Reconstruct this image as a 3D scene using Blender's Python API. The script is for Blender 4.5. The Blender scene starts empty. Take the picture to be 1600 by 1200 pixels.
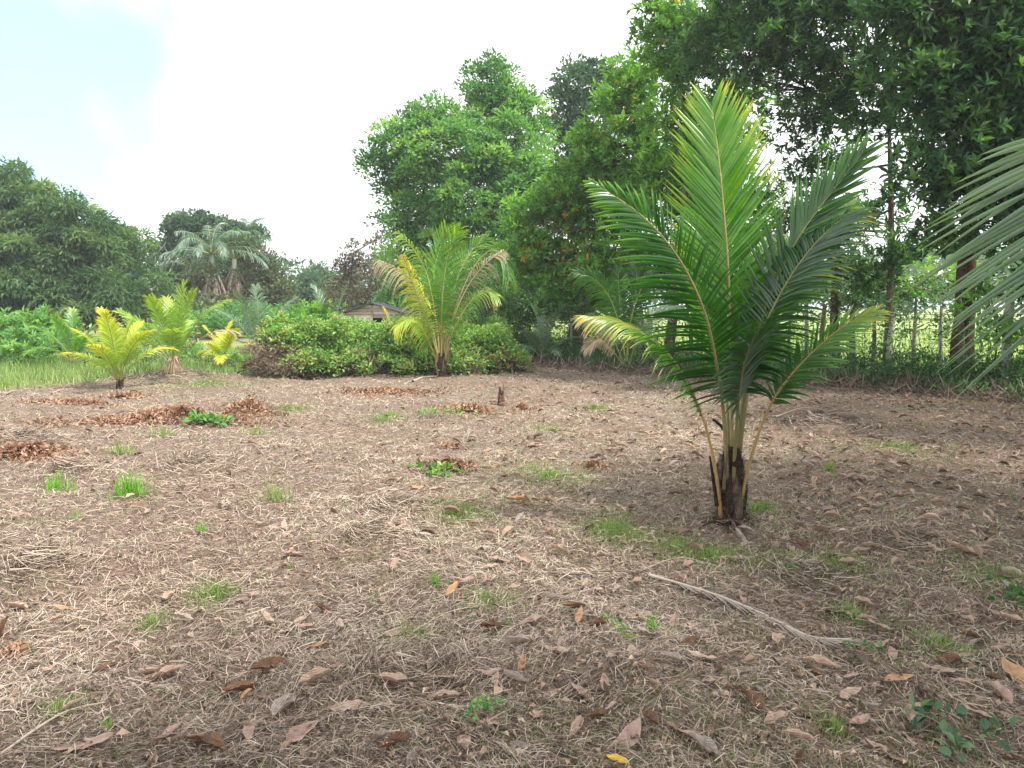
import bpy, math, random
import numpy as np
from mathutils import Vector

# ------------------------------------------------------------------ camera, sky, sun, exposure
S = bpy.context.scene
C = S.collection
F_PX, PITCH, CAM_Z = 1180.0, math.radians(5.8), 1.55
cam_d = bpy.data.cameras.new('camera'); cam = bpy.data.objects.new('camera', cam_d); C.objects.link(cam)
cam_d.sensor_width = 36; cam_d.lens = F_PX / 1600 * 36; cam_d.clip_start = 0.05; cam_d.clip_end = 3000
cam.location = (0, 0, CAM_Z); cam.rotation_euler = (math.radians(90) - PITCH, 0, 0)
S.camera = cam
SUN_DIR = Vector((0.50, -0.30, 0.85)).normalized()
W = bpy.data.worlds.new('World'); S.world = W; W.use_nodes = True
nt = W.node_tree; nt.nodes.clear()
def N_(t, kind, **kw):
    n = t.nodes.new(kind)
    for k, v in kw.items(): setattr(n, k, v)
    return n
out = N_(nt, 'ShaderNodeOutputWorld'); bg = N_(nt, 'ShaderNodeBackground')
sky = N_(nt, 'ShaderNodeTexSky', sky_type='NISHITA', sun_disc=False)
sky.sun_elevation = math.asin(SUN_DIR.z); sky.sun_rotation = math.atan2(SUN_DIR.x, SUN_DIR.y)
sky.air_density = 1.0; sky.dust_density = 1.5
bg.inputs['Strength'].default_value = 0.12
tc = N_(nt, 'ShaderNodeTexCoord')
noi = N_(nt, 'ShaderNodeTexNoise'); noi.inputs['Scale'].default_value = 4.2; noi.inputs['Detail'].default_value = 5; noi.inputs['Roughness'].default_value = .5
nt.links.new(tc.outputs['Generated'], noi.inputs['Vector'])
# an opening in the cloud, high in the north west
dot = N_(nt, 'ShaderNodeVectorMath', operation='DOT_PRODUCT')
gap = Vector((-0.76, 1.0, 0.42)).normalized(); dot.inputs[1].default_value = gap
nt.links.new(tc.outputs['Generated'], dot.inputs[0])
mr = N_(nt, 'ShaderNodeMapRange', interpolation_type='SMOOTHSTEP'); mr.inputs['From Min'].default_value = .925; mr.inputs['From Max'].default_value = 1.0
mr.inputs['To Min'].default_value = 0; mr.inputs['To Max'].default_value = .75
nt.links.new(dot.outputs['Value'], mr.inputs['Value'])
ad = N_(nt, 'ShaderNodeMath', operation='ADD'); nt.links.new(mr.outputs[0], ad.inputs[0]); nt.links.new(noi.outputs['Fac'], ad.inputs[1])
cr = N_(nt, 'ShaderNodeMapRange', interpolation_type='SMOOTHSTEP'); cr.inputs['From Min'].default_value = .80; cr.inputs['From Max'].default_value = 1.12
cr.inputs['To Min'].default_value = 0; cr.inputs['To Max'].default_value = .97
nt.links.new(ad.outputs[0], cr.inputs['Value'])
mx = N_(nt, 'ShaderNodeMix', data_type='RGBA')
mx.inputs[6].default_value = (4.7, 4.8, 4.95, 1)
hz = N_(nt, 'ShaderNodeMix', data_type='RGBA'); hz.inputs[0].default_value = .7; hz.inputs[7].default_value = (1.7, 2.95, 3.3, 1)
nt.links.new(sky.outputs[0], hz.inputs[6])
nt.links.new(cr.outputs[0], mx.inputs[0]); nt.links.new(hz.outputs[2], mx.inputs[7])
nt.links.new(mx.outputs[2], bg.inputs['Color']); nt.links.new(bg.outputs[0], out.inputs[0])
sl = bpy.data.lights.new('sun', 'SUN'); sl.energy = 2.4; sl.angle = math.radians(8); sl.color = (1, .95, .87)
so = bpy.data.objects.new('sun', sl); C.objects.link(so); so.rotation_euler = SUN_DIR.to_track_quat('Z', 'Y').to_euler()
S.view_settings.view_transform = 'Standard'; S.view_settings.look = 'None'; S.view_settings.gamma = 1
S.view_settings.exposure = 1.75; S.view_settings.use_curve_mapping = False
S.render.engine = 'CYCLES'
S.cycles.max_bounces = 7; S.cycles.diffuse_bounces = 3; S.cycles.transmission_bounces = 5; S.cycles.glossy_bounces = 2
S.cycles.use_denoising = True

# ------------------------------------------------------------------ helpers
rng = np.random.default_rng(11)
def at(px, py, Y):
    u = (px - 800) / F_PX; v = (600 - py) / F_PX
    d = np.array([u, math.cos(PITCH) + v * math.sin(PITCH), -math.sin(PITCH) + v * math.cos(PITCH)])
    return np.array([0, 0, CAM_Z]) + d * (Y / d[1])
def ground_at(px, py, z=0.0):
    u = (px - 800) / F_PX; v = (600 - py) / F_PX
    d = np.array([u, math.cos(PITCH) + v * math.sin(PITCH), -math.sin(PITCH) + v * math.cos(PITCH)])
    p = d * ((CAM_Z - z) / -d[2]); return np.array([p[0], p[1], z])

def _hash(ix, iy, s):
    h = (ix.astype(np.int64) * 374761393 + iy.astype(np.int64) * 668265263 + s * 1442695041) & 0x7fffffff
    h = ((h ^ (h >> 13)) * 1274126177) & 0x7fffffff
    return ((h ^ (h >> 16)) & 0xffff) / 65535.0
def vnoise(x, y, s=0):
    x = np.asarray(x, float); y = np.asarray(y, float)
    ix = np.floor(x); iy = np.floor(y); fx = x - ix; fy = y - iy
    fx = fx * fx * (3 - 2 * fx); fy = fy * fy * (3 - 2 * fy)
    a = _hash(ix, iy, s); b = _hash(ix + 1, iy, s); c = _hash(ix, iy + 1, s); d = _hash(ix + 1, iy + 1, s)
    return (a * (1 - fx) + b * fx) * (1 - fy) + (c * (1 - fx) + d * fx) * fy
# little heaps of cut grass: px, py, height, radius
HEAPS = [(ground_at(*p)[:2], h, r) for p, h, r in [((575, 848), .09, .30), ((60, 905), .10, .35), ((620, 790), .04, .5), ((1280, 668), .10, .7), ((300, 735), .07, .5),
         ((110, 745), .07, .35), ((640, 1060), .05, .35), ((1250, 900), .05, .4), ((270, 652), .08, .9), ((390, 640), .14, .5), ((30, 700), .10, .8), ((280, 590), .10, 1.2), ((1420, 840), .06, .35)]]
def H(x, y):
    x = np.asarray(x, float); y = np.asarray(y, float)
    near = np.clip(1 - (np.hypot(x, y) - 25) / 25, 0, 1)
    h = (.10 * (vnoise(x * .35, y * .35, 1) - .5) + .055 * (vnoise(x * 1.6, y * 1.6, 2) - .5) + .045 * (vnoise(x * 4.3, y * 4.3, 3) - .5) + .030 * (vnoise(x * 11, y * 11, 4) - .5)) * near
    for (hx, hy), hh, r in HEAPS:
        d2 = ((x - hx) ** 2 + (y - hy) ** 2) / (r * r); h = h + hh * np.exp(-d2 * 1.6) * (.6 + .8 * vnoise(x * 7, y * 7, 5))
    return h
def Hf(x, y): return float(H(np.array([x]), np.array([y]))[0])
def on(px, py):
    p = ground_at(px, py); p = ground_at(px, py, Hf(p[0], p[1])); p[2] = Hf(p[0], p[1]); return p

def tag(o, label=None, cat=None, group=None, kind=None):
    if label: o['label'] = label
    if cat: o['category'] = cat
    if group: o['group'] = group
    if kind: o['kind'] = kind
    return o
BASE = {}
def empty(name, loc, label, cat, group=None):
    o = bpy.data.objects.new(name, None); C.objects.link(o); o.location = loc; o.empty_display_size = .1
    BASE[o.name] = np.array(loc, float); return tag(o, label, cat, group)
def base_of(o):
    while o.parent is not None: o = o.parent
    return BASE.get(o.name, np.zeros(3))
def mesh_data(name, V, F, mat=None, r=None, smooth=False):
    """F: (m,k) int array or a list of such arrays."""
    if not isinstance(F, list): F = [F]
    F = [f for f in F if len(f)]
    me = bpy.data.meshes.new(name); V = np.ascontiguousarray(V, dtype=np.float32)
    me.vertices.add(len(V)); me.vertices.foreach_set('co', V.ravel())
    loops = np.concatenate([f.ravel() for f in F]).astype(np.int32)
    tot = np.concatenate([np.full(len(f), f.shape[1]) for f in F]).astype(np.int32)
    start = np.concatenate([[0], np.cumsum(tot)[:-1]]).astype(np.int32)
    me.loops.add(len(loops)); me.loops.foreach_set('vertex_index', loops)
    me.polygons.add(len(tot)); me.polygons.foreach_set('loop_start', start); me.polygons.foreach_set('loop_total', tot)
    me.polygons.foreach_set('use_smooth', np.full(len(tot), bool(smooth)))
    if r is not None:
        a = me.attributes.new('r', 'FLOAT', 'POINT'); a.data.foreach_set('value', np.ascontiguousarray(r, dtype=np.float32))
    me.update(calc_edges=True)
    if mat: me.materials.append(mat)
    return me
def mk(name, V, F, mat, parent=None, r=None, smooth=False, kind=None):
    V = np.asarray(V, float)
    if parent is not None: V = V - base_of(parent)
    o = bpy.data.objects.new(name, mesh_data(name, V, F, mat, r, smooth)); C.objects.link(o)
    if parent is not None: o.parent = parent
    if kind: o['kind'] = kind
    return o
def nrm(a): return a / np.maximum(np.linalg.norm(a, axis=-1, keepdims=True), 1e-9)
class Bag:
    def __init__(s): s.V, s.F, s.R, s.n = [], {}, [], 0
    def add(s, V, F, r=None):
        V = np.asarray(V, float).reshape(-1, 3); F = np.asarray(F)
        s.F.setdefault(F.shape[1], []).append(F + s.n); s.V.append(V); s.n += len(V)
        s.R.append(np.full(len(V), .5) if r is None else (np.full(len(V), r) if np.isscalar(r) else np.asarray(r).ravel()))
    def build(s, name, mat, parent=None, smooth=False, kind=None):
        return mk(name, np.concatenate(s.V), [np.concatenate(f) for f in s.F.values()], mat, parent, np.concatenate(s.R), smooth, kind)
def frames(D, Nn):
    """columns X,Y,Z with Y=D"""
    D = nrm(D); X = nrm(np.cross(D, Nn)); Z = np.cross(X, D)
    return np.stack([X, D, Z], axis=-1)
def scatter(bag, tv, tf, P, R, sc, r):
    """tv (k,3) or (n,k,3) ; sc (n,) or (n,3)"""
    n = len(P); sc = np.asarray(sc, float)
    if sc.ndim == 1: sc = sc[:, None] * np.ones(3)
    t = np.broadcast_to(tv, (n,) + tv.shape[-2:]) * sc[:, None, :]
    V = P[:, None] + np.einsum('nij,nvj->nvi', R, t)
    k = V.shape[1]; Fa = (np.arange(n)[:, None, None] * k + tf[None]).reshape(-1, tf.shape[1])
    rr = np.repeat(r, k) if np.ndim(r) == 1 else np.asarray(r).ravel()
    bag.add(V.reshape(-1, 3), Fa, rr)
def unit(n, g=rng): return nrm(g.normal(size=(n, 3)))
def spline(pts, n):
    P = np.asarray(pts, float)
    if len(P) == 2: return P[0] + (P[1] - P[0]) * np.linspace(0, 1, n)[:, None]
    P = np.vstack([2 * P[0] - P[1], P, 2 * P[-1] - P[-2]]); m = len(P) - 3
    u = np.linspace(0, m, n); i = np.minimum(u.astype(int), m - 1); f = (u - i)[:, None]
    a, b, c, d = P[i], P[i + 1], P[i + 2], P[i + 3]
    return .5 * (2 * b + (c - a) * f + (2 * a - 5 * b + 4 * c - d) * f ** 2 + (3 * b - a - 3 * c + d) * f ** 3)
def tube(bag, pts, rad, seg=6, r=.5, rough=0.0, cap=True):
    P = np.asarray(pts, float); n = len(P); rad = np.broadcast_to(np.asarray(rad, float), (n,))
    T = nrm(np.gradient(P, axis=0)); up = np.array([0.13, .21, .97]) if abs(T[0, 2]) < .9 else np.array([1, .1, 0])
    X = nrm(np.cross(T, up)); Y = np.cross(T, X); a = np.linspace(0, 2 * np.pi, seg, endpoint=False)
    rr = rad[:, None] * (1 + rough * rng.uniform(-1, 1, (n, seg)))
    V = P[:, None] + rr[..., None] * (np.cos(a)[None, :, None] * X[:, None] + np.sin(a)[None, :, None] * Y[:, None])
    i = np.arange(n - 1)[:, None] * seg; j = np.arange(seg)[None]; jn = (j + 1) % seg
    Fq = np.stack([i + j, i + jn, i + seg + jn, i + seg + j], -1).reshape(-1, 4)
    bag.add(V, Fq, r)
    if cap: bag.add(V[-1], np.array([[k, k + 1, seg - 1] for k in range(seg - 2)]), r)

# leaf templates (base at 0, tip at y=1, half-width .5 in x, so scale x sets the width)
LEAF2 = (np.array([[0, 0, 0], [.5, .45, .12], [0, 1, -.08], [-.5, .45, .12]]), np.array([[0, 1, 2], [0, 2, 3]]))
LEAF4 = (np.array([[0, 0, 0], [.5, .35, .12], [.42, .68, .08], [0, 1, -.15], [-.42, .68, .08], [-.5, .35, .12], [0, .5, -.02]]),
         np.array([[0, 1, 6], [1, 2, 6], [2, 3, 6], [3, 4, 6], [4, 5, 6], [5, 0, 6]]))

# ------------------------------------------------------------------ materials
def lin(c): return tuple(c) + (1,)
def ramp_mat(name, stops, rough=.55, transl=0.0, spec=.35, noise=0.0, nscale=8, bump=0.0, tint=(1.25, 1.35, .45)):
    m = bpy.data.materials.new(name); m.use_nodes = True; t = m.node_tree; t.nodes.clear()
    o = N_(t, 'ShaderNodeOutputMaterial'); b = N_(t, 'ShaderNodeBsdfPrincipled'); b.inputs['Roughness'].default_value = rough
    b.inputs['Specular IOR Level'].default_value = spec
    a = N_(t, 'ShaderNodeAttribute', attribute_name='r'); cr = N_(t, 'ShaderNodeValToRGB')
    els = cr.color_ramp.elements
    for i, (p, c) in enumerate(stops):
        e = els[i] if i < 2 else els.new(p)
        e.position = p; e.color = lin(c)
    src = a.outputs['Fac']
    if noise:
        tx = N_(t, 'ShaderNodeTexCoord'); no = N_(t, 'ShaderNodeTexNoise'); no.inputs['Scale'].default_value = nscale; no.inputs['Detail'].default_value = 4
        t.links.new(tx.outputs['Object'], no.inputs['Vector'])
        mm = N_(t, 'ShaderNodeMath', operation='MULTIPLY_ADD'); mm.inputs[1].default_value = noise; t.links.new(no.outputs['Fac'], mm.inputs[0])
        sub = N_(t, 'ShaderNodeMath', operation='SUBTRACT'); sub.inputs[1].default_value = noise * .5
        t.links.new(src, sub.inputs[0]); t.links.new(sub.outputs[0], mm.inputs[2]); src = mm.outputs[0]
        if bump:
            bp = N_(t, 'ShaderNodeBump'); bp.inputs['Strength'].default_value = bump; bp.inputs['Distance'].default_value = .02
            t.links.new(no.outputs['Fac'], bp.inputs['Height']); t.links.new(bp.outputs[0], b.inputs['Normal'])
    t.links.new(src, cr.inputs[0]); t.links.new(cr.outputs[0], b.inputs['Base Color'])
    if transl:
        tr = N_(t, 'ShaderNodeBsdfTranslucent'); mc = N_(t, 'ShaderNodeMix', data_type='RGBA', blend_type='MULTIPLY'); mc.inputs[0].default_value = 1
        t.links.new(cr.outputs[0], mc.inputs[6]); mc.inputs[7].default_value = lin(tint); t.links.new(mc.outputs[2], tr.inputs['Color'])
        ms = N_(t, 'ShaderNodeMixShader'); ms.inputs[0].default_value = transl
        t.links.new(b.outputs[0], ms.inputs[1]); t.links.new(tr.outputs[0], ms.inputs[2]); t.links.new(ms.outputs[0], o.inputs[0])
    else: t.links.new(b.outputs[0], o.inputs[0])
    return m
M = {}
M['mango'] = ramp_mat('mango_leaf', [(0, (.045, .10, .045)), (.5, (.095, .175, .085)), (.8, (.16, .26, .11)), (1, (.26, .33, .13))], .55, .42, .2)
M['dark'] = ramp_mat('dark_leaf', [(0, (.02, .065, .028)), (.5, (.072, .168, .065)), (.85, (.135, .285, .085)), (1, (.2, .28, .07))], .42, .42, .4)
M['bluish'] = ramp_mat('bluish_leaf', [(0, (.045, .095, .065)), (.6, (.095, .175, .11)), (1, (.18, .26, .14))], .55, .4, .2)
M['bright'] = ramp_mat('bright_leaf', [(0, (.06, .15, .035)), (.5, (.15, .33, .06)), (.85, (.23, .45, .08)), (.97, (.28, .45, .09)), (1, (.6, .36, .04))], .42, .4)
M['mid'] = ramp_mat('mid_leaf', [(0, (.05, .14, .055)), (.5, (.145, .31, .115)), (.85, (.26, .46, .15)), (1, (.31, .48, .13))], .55, .45, .2)
M['olive'] = ramp_mat('olive_leaf', [(0, (.07, .10, .05)), (.6, (.14, .17, .09)), (1, (.24, .22, .13))], .6, .25)
M['brownleaf'] = ramp_mat('brownish_leaf', [(0, (.09, .08, .06)), (.5, (.17, .13, .10)), (1, (.16, .19, .09))], .6, .2)
M['vine'] = ramp_mat('vine_leaf', [(0, (.04, .10, .035)), (.4, (.13, .28, .07)), (.75, (.27, .44, .11)), (.93, (.38, .43, .14)), (1, (.42, .25, .13))], .45, .35)
M['deadvine'] = ramp_mat('dead_vine', [(0, (.13, .10, .07)), (.6, (.32, .25, .18)), (1, (.44, .37, .28))], .8, .1, .1, tint=(1, .9, .7))
M['bark'] = ramp_mat('bark', [(0, (.035, .028, .022)), (.5, (.12, .09, .07)), (1, (.26, .22, .18))], .9, 0, .1, .7, 14, .8)
M['redbark'] = ramp_mat('red_bark', [(0, (.03, .016, .012)), (.5, (.095, .05, .036)), (1, (.22, .15, .12))], .9, 0, .1, .8, 22, 1.0)
M['palebark'] = ramp_mat('pale_bark', [(0, (.16, .14, .12)), (.5, (.38, .35, .31)), (1, (.6, .58, .54))], .9, 0, .1, .6, 16, .6)
M['fibre'] = ramp_mat('palm_fibre', [(0, (.018, .014, .011)), (.5, (.055, .040, .028)), (1, (.20, .15, .11))], .95, 0, .05, .6, 30, 1.0)
M['palm'] = ramp_mat('palm_leaflet', [(0, (.010, .045, .014)), (.35, (.030, .120, .018)), (.6, (.10, .27, .025)), (.8, (.33, .42, .03)), (.93, (.58, .44, .05)), (1, (.45, .30, .16))], .30, .42, 1.0, .30, 9, tint=(1.6, 1.8, .30))  # greens lowered so the colour carries the tree shade on the front palm
M['ypalm'] = ramp_mat('yellow_palm_leaflet', [(0, (.10, .24, .035)), (.35, (.28, .45, .05)), (.65, (.60, .62, .06)), (.85, (.70, .56, .07)), (1, (.52, .38, .22))], .38, .38, .45, tint=(1.15, 1.2, .5))
M['gpalm'] = ramp_mat('grey_palm_leaflet', [(0, (.10, .18, .125)), (.5, (.21, .31, .19)), (.8, (.36, .42, .15)), (1, (.58, .50, .18))], .30, .25, .6)
M['deadpalm'] = ramp_mat('dead_palm_leaflet', [(0, (.17, .12, .07)), (.5, (.37, .29, .18)), (1, (.55, .47, .34))], .8, .2, .15, tint=(1, .85, .6))
M['rachis'] = ramp_mat('palm_rachis', [(0, (.09, .13, .03)), (.5, (.24, .24, .07)), (.8, (.46, .34, .12)), (1, (.34, .22, .14))], .5, 0, .4, .2, 9)
M['petiole'] = ramp_mat('palm_petiole', [(0, (.10, .11, .035)), (.5, (.22, .19, .08)), (.8, (.40, .25, .09)), (1, (.28, .17, .12))], .6, 0, .3, .5, 12)
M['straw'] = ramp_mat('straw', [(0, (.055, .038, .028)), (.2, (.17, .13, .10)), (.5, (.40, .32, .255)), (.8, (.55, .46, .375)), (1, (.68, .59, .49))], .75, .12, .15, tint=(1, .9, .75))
M['crumb'] = ramp_mat('leaf_crumb', [(0, (.07, .045, .032)), (.35, (.18, .125, .092)), (.65, (.38, .28, .215)), (.85, (.46, .33, .24)), (1, (.62, .52, .43))], .75, .1, .15, tint=(1, .85, .65))
M['orange'] = ramp_mat('orange_dead_leaf', [(0, (.13, .075, .05)), (.5, (.34, .20, .13)), (1, (.52, .36, .26))], .75, .15, .15, tint=(1, .8, .5))
M['grass'] = ramp_mat('grass_blade', [(0, (.08, .15, .045)), (.4, (.18, .30, .08)), (.75, (.33, .42, .14)), (1, (.52, .52, .26))], .5, .35, .3, tint=(1.1, 1.2, .5))
M['bgrass'] = ramp_mat('bright_grass_blade', [(0, (.08, .22, .03)), (.6, (.18, .44, .05)), (1, (.34, .52, .09))], .45, .4, .3, tint=(1.1, 1.3, .4))
M['wire'] = ramp_mat('rusty_wire', [(0, (.10, .07, .06)), (1, (.2, .17, .15))], .7)
M['twig'] = ramp_mat('dry_twig', [(0, (.10, .075, .06)), (.5, (.26, .20, .16)), (1, (.45, .38, .32))], .85, 0, .1, .4, 20)

# ground material: soil between the straw, field green beyond the fence and in the grass strip
def ground_material():
    m = bpy.data.materials.new('ground_soil'); m.use_nodes = True; t = m.node_tree; b = t.nodes['Principled BSDF']
    b.inputs['Roughness'].default_value = .95; b.inputs['Specular IOR Level'].default_value = .08
    g = N_(t, 'ShaderNodeNewGeometry')
    def noise(sc, det=6, dist=0.0):
        n = N_(t, 'ShaderNodeTexNoise'); n.inputs['Scale'].default_value = sc; n.inputs['Detail'].default_value = det; n.inputs['Roughness'].default_value = .65
        n.inputs['Distortion'].default_value = dist; t.links.new(g.outputs['Position'], n.inputs['Vector']); return n
    def ramp(src, stops):
        c = N_(t, 'ShaderNodeValToRGB'); els = c.color_ramp.elements
        for i, (p, q) in enumerate(stops):
            e = els[i] if i < 2 else els.new(p)
            e.position = p; e.color = lin(q)
        t.links.new(src, c.inputs[0]); return c
    def mix(f, a, b_, bt='MIX'):
        n = N_(t, 'ShaderNodeMix', data_type='RGBA', blend_type=bt)
        (t.links.new(f, n.inputs[0]) if not isinstance(f, float) else setattr(n.inputs[0], 'default_value', f))
        t.links.new(a, n.inputs[6]); t.links.new(b_, n.inputs[7]); return n.outputs[2]
    fine = noise(38, 8, 1.5); mid = noise(5, 6); big = noise(.6, 4)
    soil = ramp(fine.outputs['Fac'], [(.30, (.035, .025, .018)), (.46, (.14, .105, .08)), (.58, (.29, .225, .18)), (.72, (.46, .375, .31))])
    red = ramp(fine.outputs['Fac'], [(.30, (.05, .033, .024)), (.5, (.19, .13, .10)), (.7, (.38, .28, .22))])
    grn = ramp(fine.outputs['Fac'], [(.3, (.04, .055, .02)), (.5, (.13, .16, .06)), (.7, (.26, .30, .12))])
    dry = mix(ramp(big.outputs['Fac'], [(.42, (0, 0, 0)), (.6, (1, 1, 1))]).outputs[0], soil.outputs[0], red.outputs[0])
    dry = mix(ramp(mid.outputs['Fac'], [(.55, (0, 0, 0)), (.72, (.6, .6, .6))]).outputs[0], dry, grn.outputs[0])
    field = ramp(noise(.9, 8).outputs['Fac'], [(.3, (.16, .22, .07)), (.5, (.25, .31, .11)), (.7, (.34, .37, .16))])
    a = N_(t, 'ShaderNodeAttribute', attribute_name='r')
    col = mix(a.outputs['Fac'], dry, field.outputs[0])
    t.links.new(col, b.inputs['Base Color'])
    bp = N_(t, 'ShaderNodeBump'); bp.inputs['Strength'].default_value = .9; bp.inputs['Distance'].default_value = .03
    t.links.new(fine.outputs['Fac'], bp.inputs['Height']); t.links.new(bp.outputs[0], b.inputs['Normal'])
    return m

# fence line: world points
FA, FB = np.array([-1.5, 24.0]), np.array([9.3, 13.2])
FD = (FB - FA) / np.linalg.norm(FB - FA); FN = np.array([FD[1], -FD[0]]) * -1   # FN points away from the clearing (to +x,+y)
if FN[0] < 0: FN = -FN
def beyond(x, y): return (x - FA[0]) * FN[0] + (y - FA[1]) * FN[1]
def left_grass(x, y):
    """distance past the edge of the mown ground on the left/far side"""
    edge = np.interp(x, [-30, -12, -10.0, -8, -6, -3, 0], [9.5, 12.6, 13.9, 16.4, 17.2, 19.0, 21])
    return y - edge - 1.2 * (vnoise(x * .8, y * .8, 9) - .5)

# ------------------------------------------------------------------ ground
def sp(n, lo, hi, k):
    u = np.linspace(-1, 1, n); s = np.sinh(u * k) / math.sinh(k); return np.where(s < 0, -s * lo, s * hi)
gx = sp(270, -500, 500, 5.6); gy = 5 + sp(290, -120, 900, 5.8)
X, Y = np.meshgrid(gx, gy); hz_ = H(X, Y)
gr = np.maximum(np.clip((beyond(X, Y) - .6) / 1.5, 0, 1), np.clip(left_grass(X, Y) / 1.0, 0, 1) * .45)
V = np.stack([X, Y, hz_], -1).reshape(-1, 3); nx = len(gx); i = (np.arange(len(gy) - 1)[:, None] * nx + np.arange(nx - 1)[None]).ravel()
o = mk('ground', V, np.stack([i, i + 1, i + 1 + nx, i + nx], -1), ground_material(), None, gr.ravel(), True)
tag(o, 'mown clearing of dry straw and soil running out to green pasture', kind='structure')

# ------------------------------------------------------------------ haze
def haze_box(dens):
    m = bpy.data.materials.new('haze_air'); m.use_nodes = True; t = m.node_tree; t.nodes.clear()
    o = N_(t, 'ShaderNodeOutputMaterial'); v = N_(t, 'ShaderNodeVolumePrincipled'); v.inputs['Density'].default_value = dens
    v.inputs['Color'].default_value = (.90, .95, 1, 1); v.inputs['Anisotropy'].default_value = .2; t.links.new(v.outputs[0], o.inputs['Volume'])
    x0, x1, y0, y1, z0, z1 = -520, 520, -140, 920, -1.6, 24
    Vb = np.array([[x, y, z] for x in (x0, x1) for y in (y0, y1) for z in (z0, z1)])
    Fb = np.array([[0, 1, 3, 2], [4, 6, 7, 5], [0, 4, 5, 1], [2, 3, 7, 6], [0, 2, 6, 4], [1, 5, 7, 3]])
    tag(mk('haze', Vb, Fb, m), kind='stuff')

haze_box(.0012)
# ------------------------------------------------------------------ foliage builders
def clump_leaves(bag, cc, cr, n_leaf, lsize, lw, g, droop=0.0, rmean=None, tmpl=LEAF2, up=.55, flat=.75):
    """cc (m,3) clump centres, cr (m,) radii"""
    m = len(cc); idx = np.repeat(np.arange(m), n_leaf); n = len(idx)
    d = unit(n, g); d[:, 2] = np.where(d[:, 2] < -.35, -d[:, 2], d[:, 2])
    rad = cr[idx] * g.uniform(.35, 1.05, n) ** .7
    P = cc[idx] + d * rad[:, None] * np.array([1, 1, flat])
    D = nrm(d + .7 * unit(n, g) + np.array([0, 0, -droop]))
    Nn = nrm(np.array([0, 0, 1.0]) * up + d * .6 + .55 * unit(n, g))
    s = lsize * g.uniform(.65, 1.25, n)
    rm = (g.uniform(.1, .8, m) if rmean is None else rmean)[idx]
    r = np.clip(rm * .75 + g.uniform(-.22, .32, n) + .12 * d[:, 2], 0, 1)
    scatter(bag, tmpl[0], tmpl[1], P, frames(D, Nn), np.stack([s * lw, s, s], -1), r)
def blob_clumps(c, rad, n, g, inner=.5):
    d = unit(n, g); u = g.uniform(inner ** 3, 1, n) ** (1 / 3.)
    lump = .82 + .36 * vnoise(d[:, 0] * 2.3 + c[0], d[:, 1] * 2.3 + d[:, 2] * 1.7 + c[1], 21)
    return np.asarray(c) + d * np.asarray(rad) * (u * lump)[:, None]
def tree(name, base, blobs, label, mat, barkmat, trunk_r, clump_r=.45, clumps=60, leaves=80, leaf=.13, lw=.42, seed=0, trunk_top=None, group=None, tmpl=LEAF2, droop=0., twig=.35,
         trunk_pts=None, cat='tree', limbs=True, up=.55, hue=(.1, .8), singles=0):
    """blobs: (centre, (rx,ry,rz)[, density factor])"""
    g = np.random.default_rng(seed + 100)
    root = empty(name, base, label, cat, group)
    top = np.array(trunk_top if trunk_top is not None else np.mean([b[0] for b in blobs], 0))
    tp = spline(trunk_pts if trunk_pts is not None else [base - np.array([0, 0, .15]), base * .5 + top * .5 + np.append(g.uniform(-.15, .15, 2), 0), top], 12)
    tb = Bag(); rr = np.linspace(trunk_r, trunk_r * .35, len(tp)); rr[0] *= 1.35; rr[1] *= 1.08
    tube(tb, tp, rr, 9, g.uniform(.3, .6), .08)
    bag = Bag(); allc = []
    for b in blobs:
        c, rad = np.array(b[0]), np.array(b[1]); k = b[2] if len(b) > 2 else 1
        n = max(3, int(clumps * 2.1 * k * (rad[0] * rad[2] + rad[1] * rad[2] + rad[0] * rad[1]) / 3))
        cc = blob_clumps(c, rad, n, g); cc = cc[cc[:, 2] > .15]; n = len(cc)
        cr_ = clump_r * g.uniform(.6, 1.3, n)
        rm = g.uniform(hue[0], hue[1], n)
        clump_leaves(bag, cc, cr_, leaves, leaf, lw, g, droop, rm, tmpl, up)
        if limbs:
            j = np.argmin(np.abs(tp[:, 2] - (c[2] - rad[2] * .5))); j = min(max(j, 3), len(tp) - 1)
            lp = spline([tp[j], tp[j] * .45 + c * .55 + np.array([0, 0, -.12 * rad[2]]), c], 7)
            tube(tb, lp, np.linspace(max(trunk_r * .42, .02), max(trunk_r * .14, .01), 7), 5, .45, .1)
            for q in cc[:: max(1, int(1 / twig))]:
                s0 = lp[g.integers(3, 7)]
                tube(tb, spline([s0, (s0 + q) / 2 + g.uniform(-.1, .1, 3), q], 4), np.linspace(max(trunk_r * .11, .009), .004, 4), 3, .4, cap=False)
        allc.append(cc)
    tb.build('trunk', barkmat, root, True)
    cr_o = bag.build('crown', mat, root, False, 'stuff')
    return root, np.concatenate(allc)
ROSV = None
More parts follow.
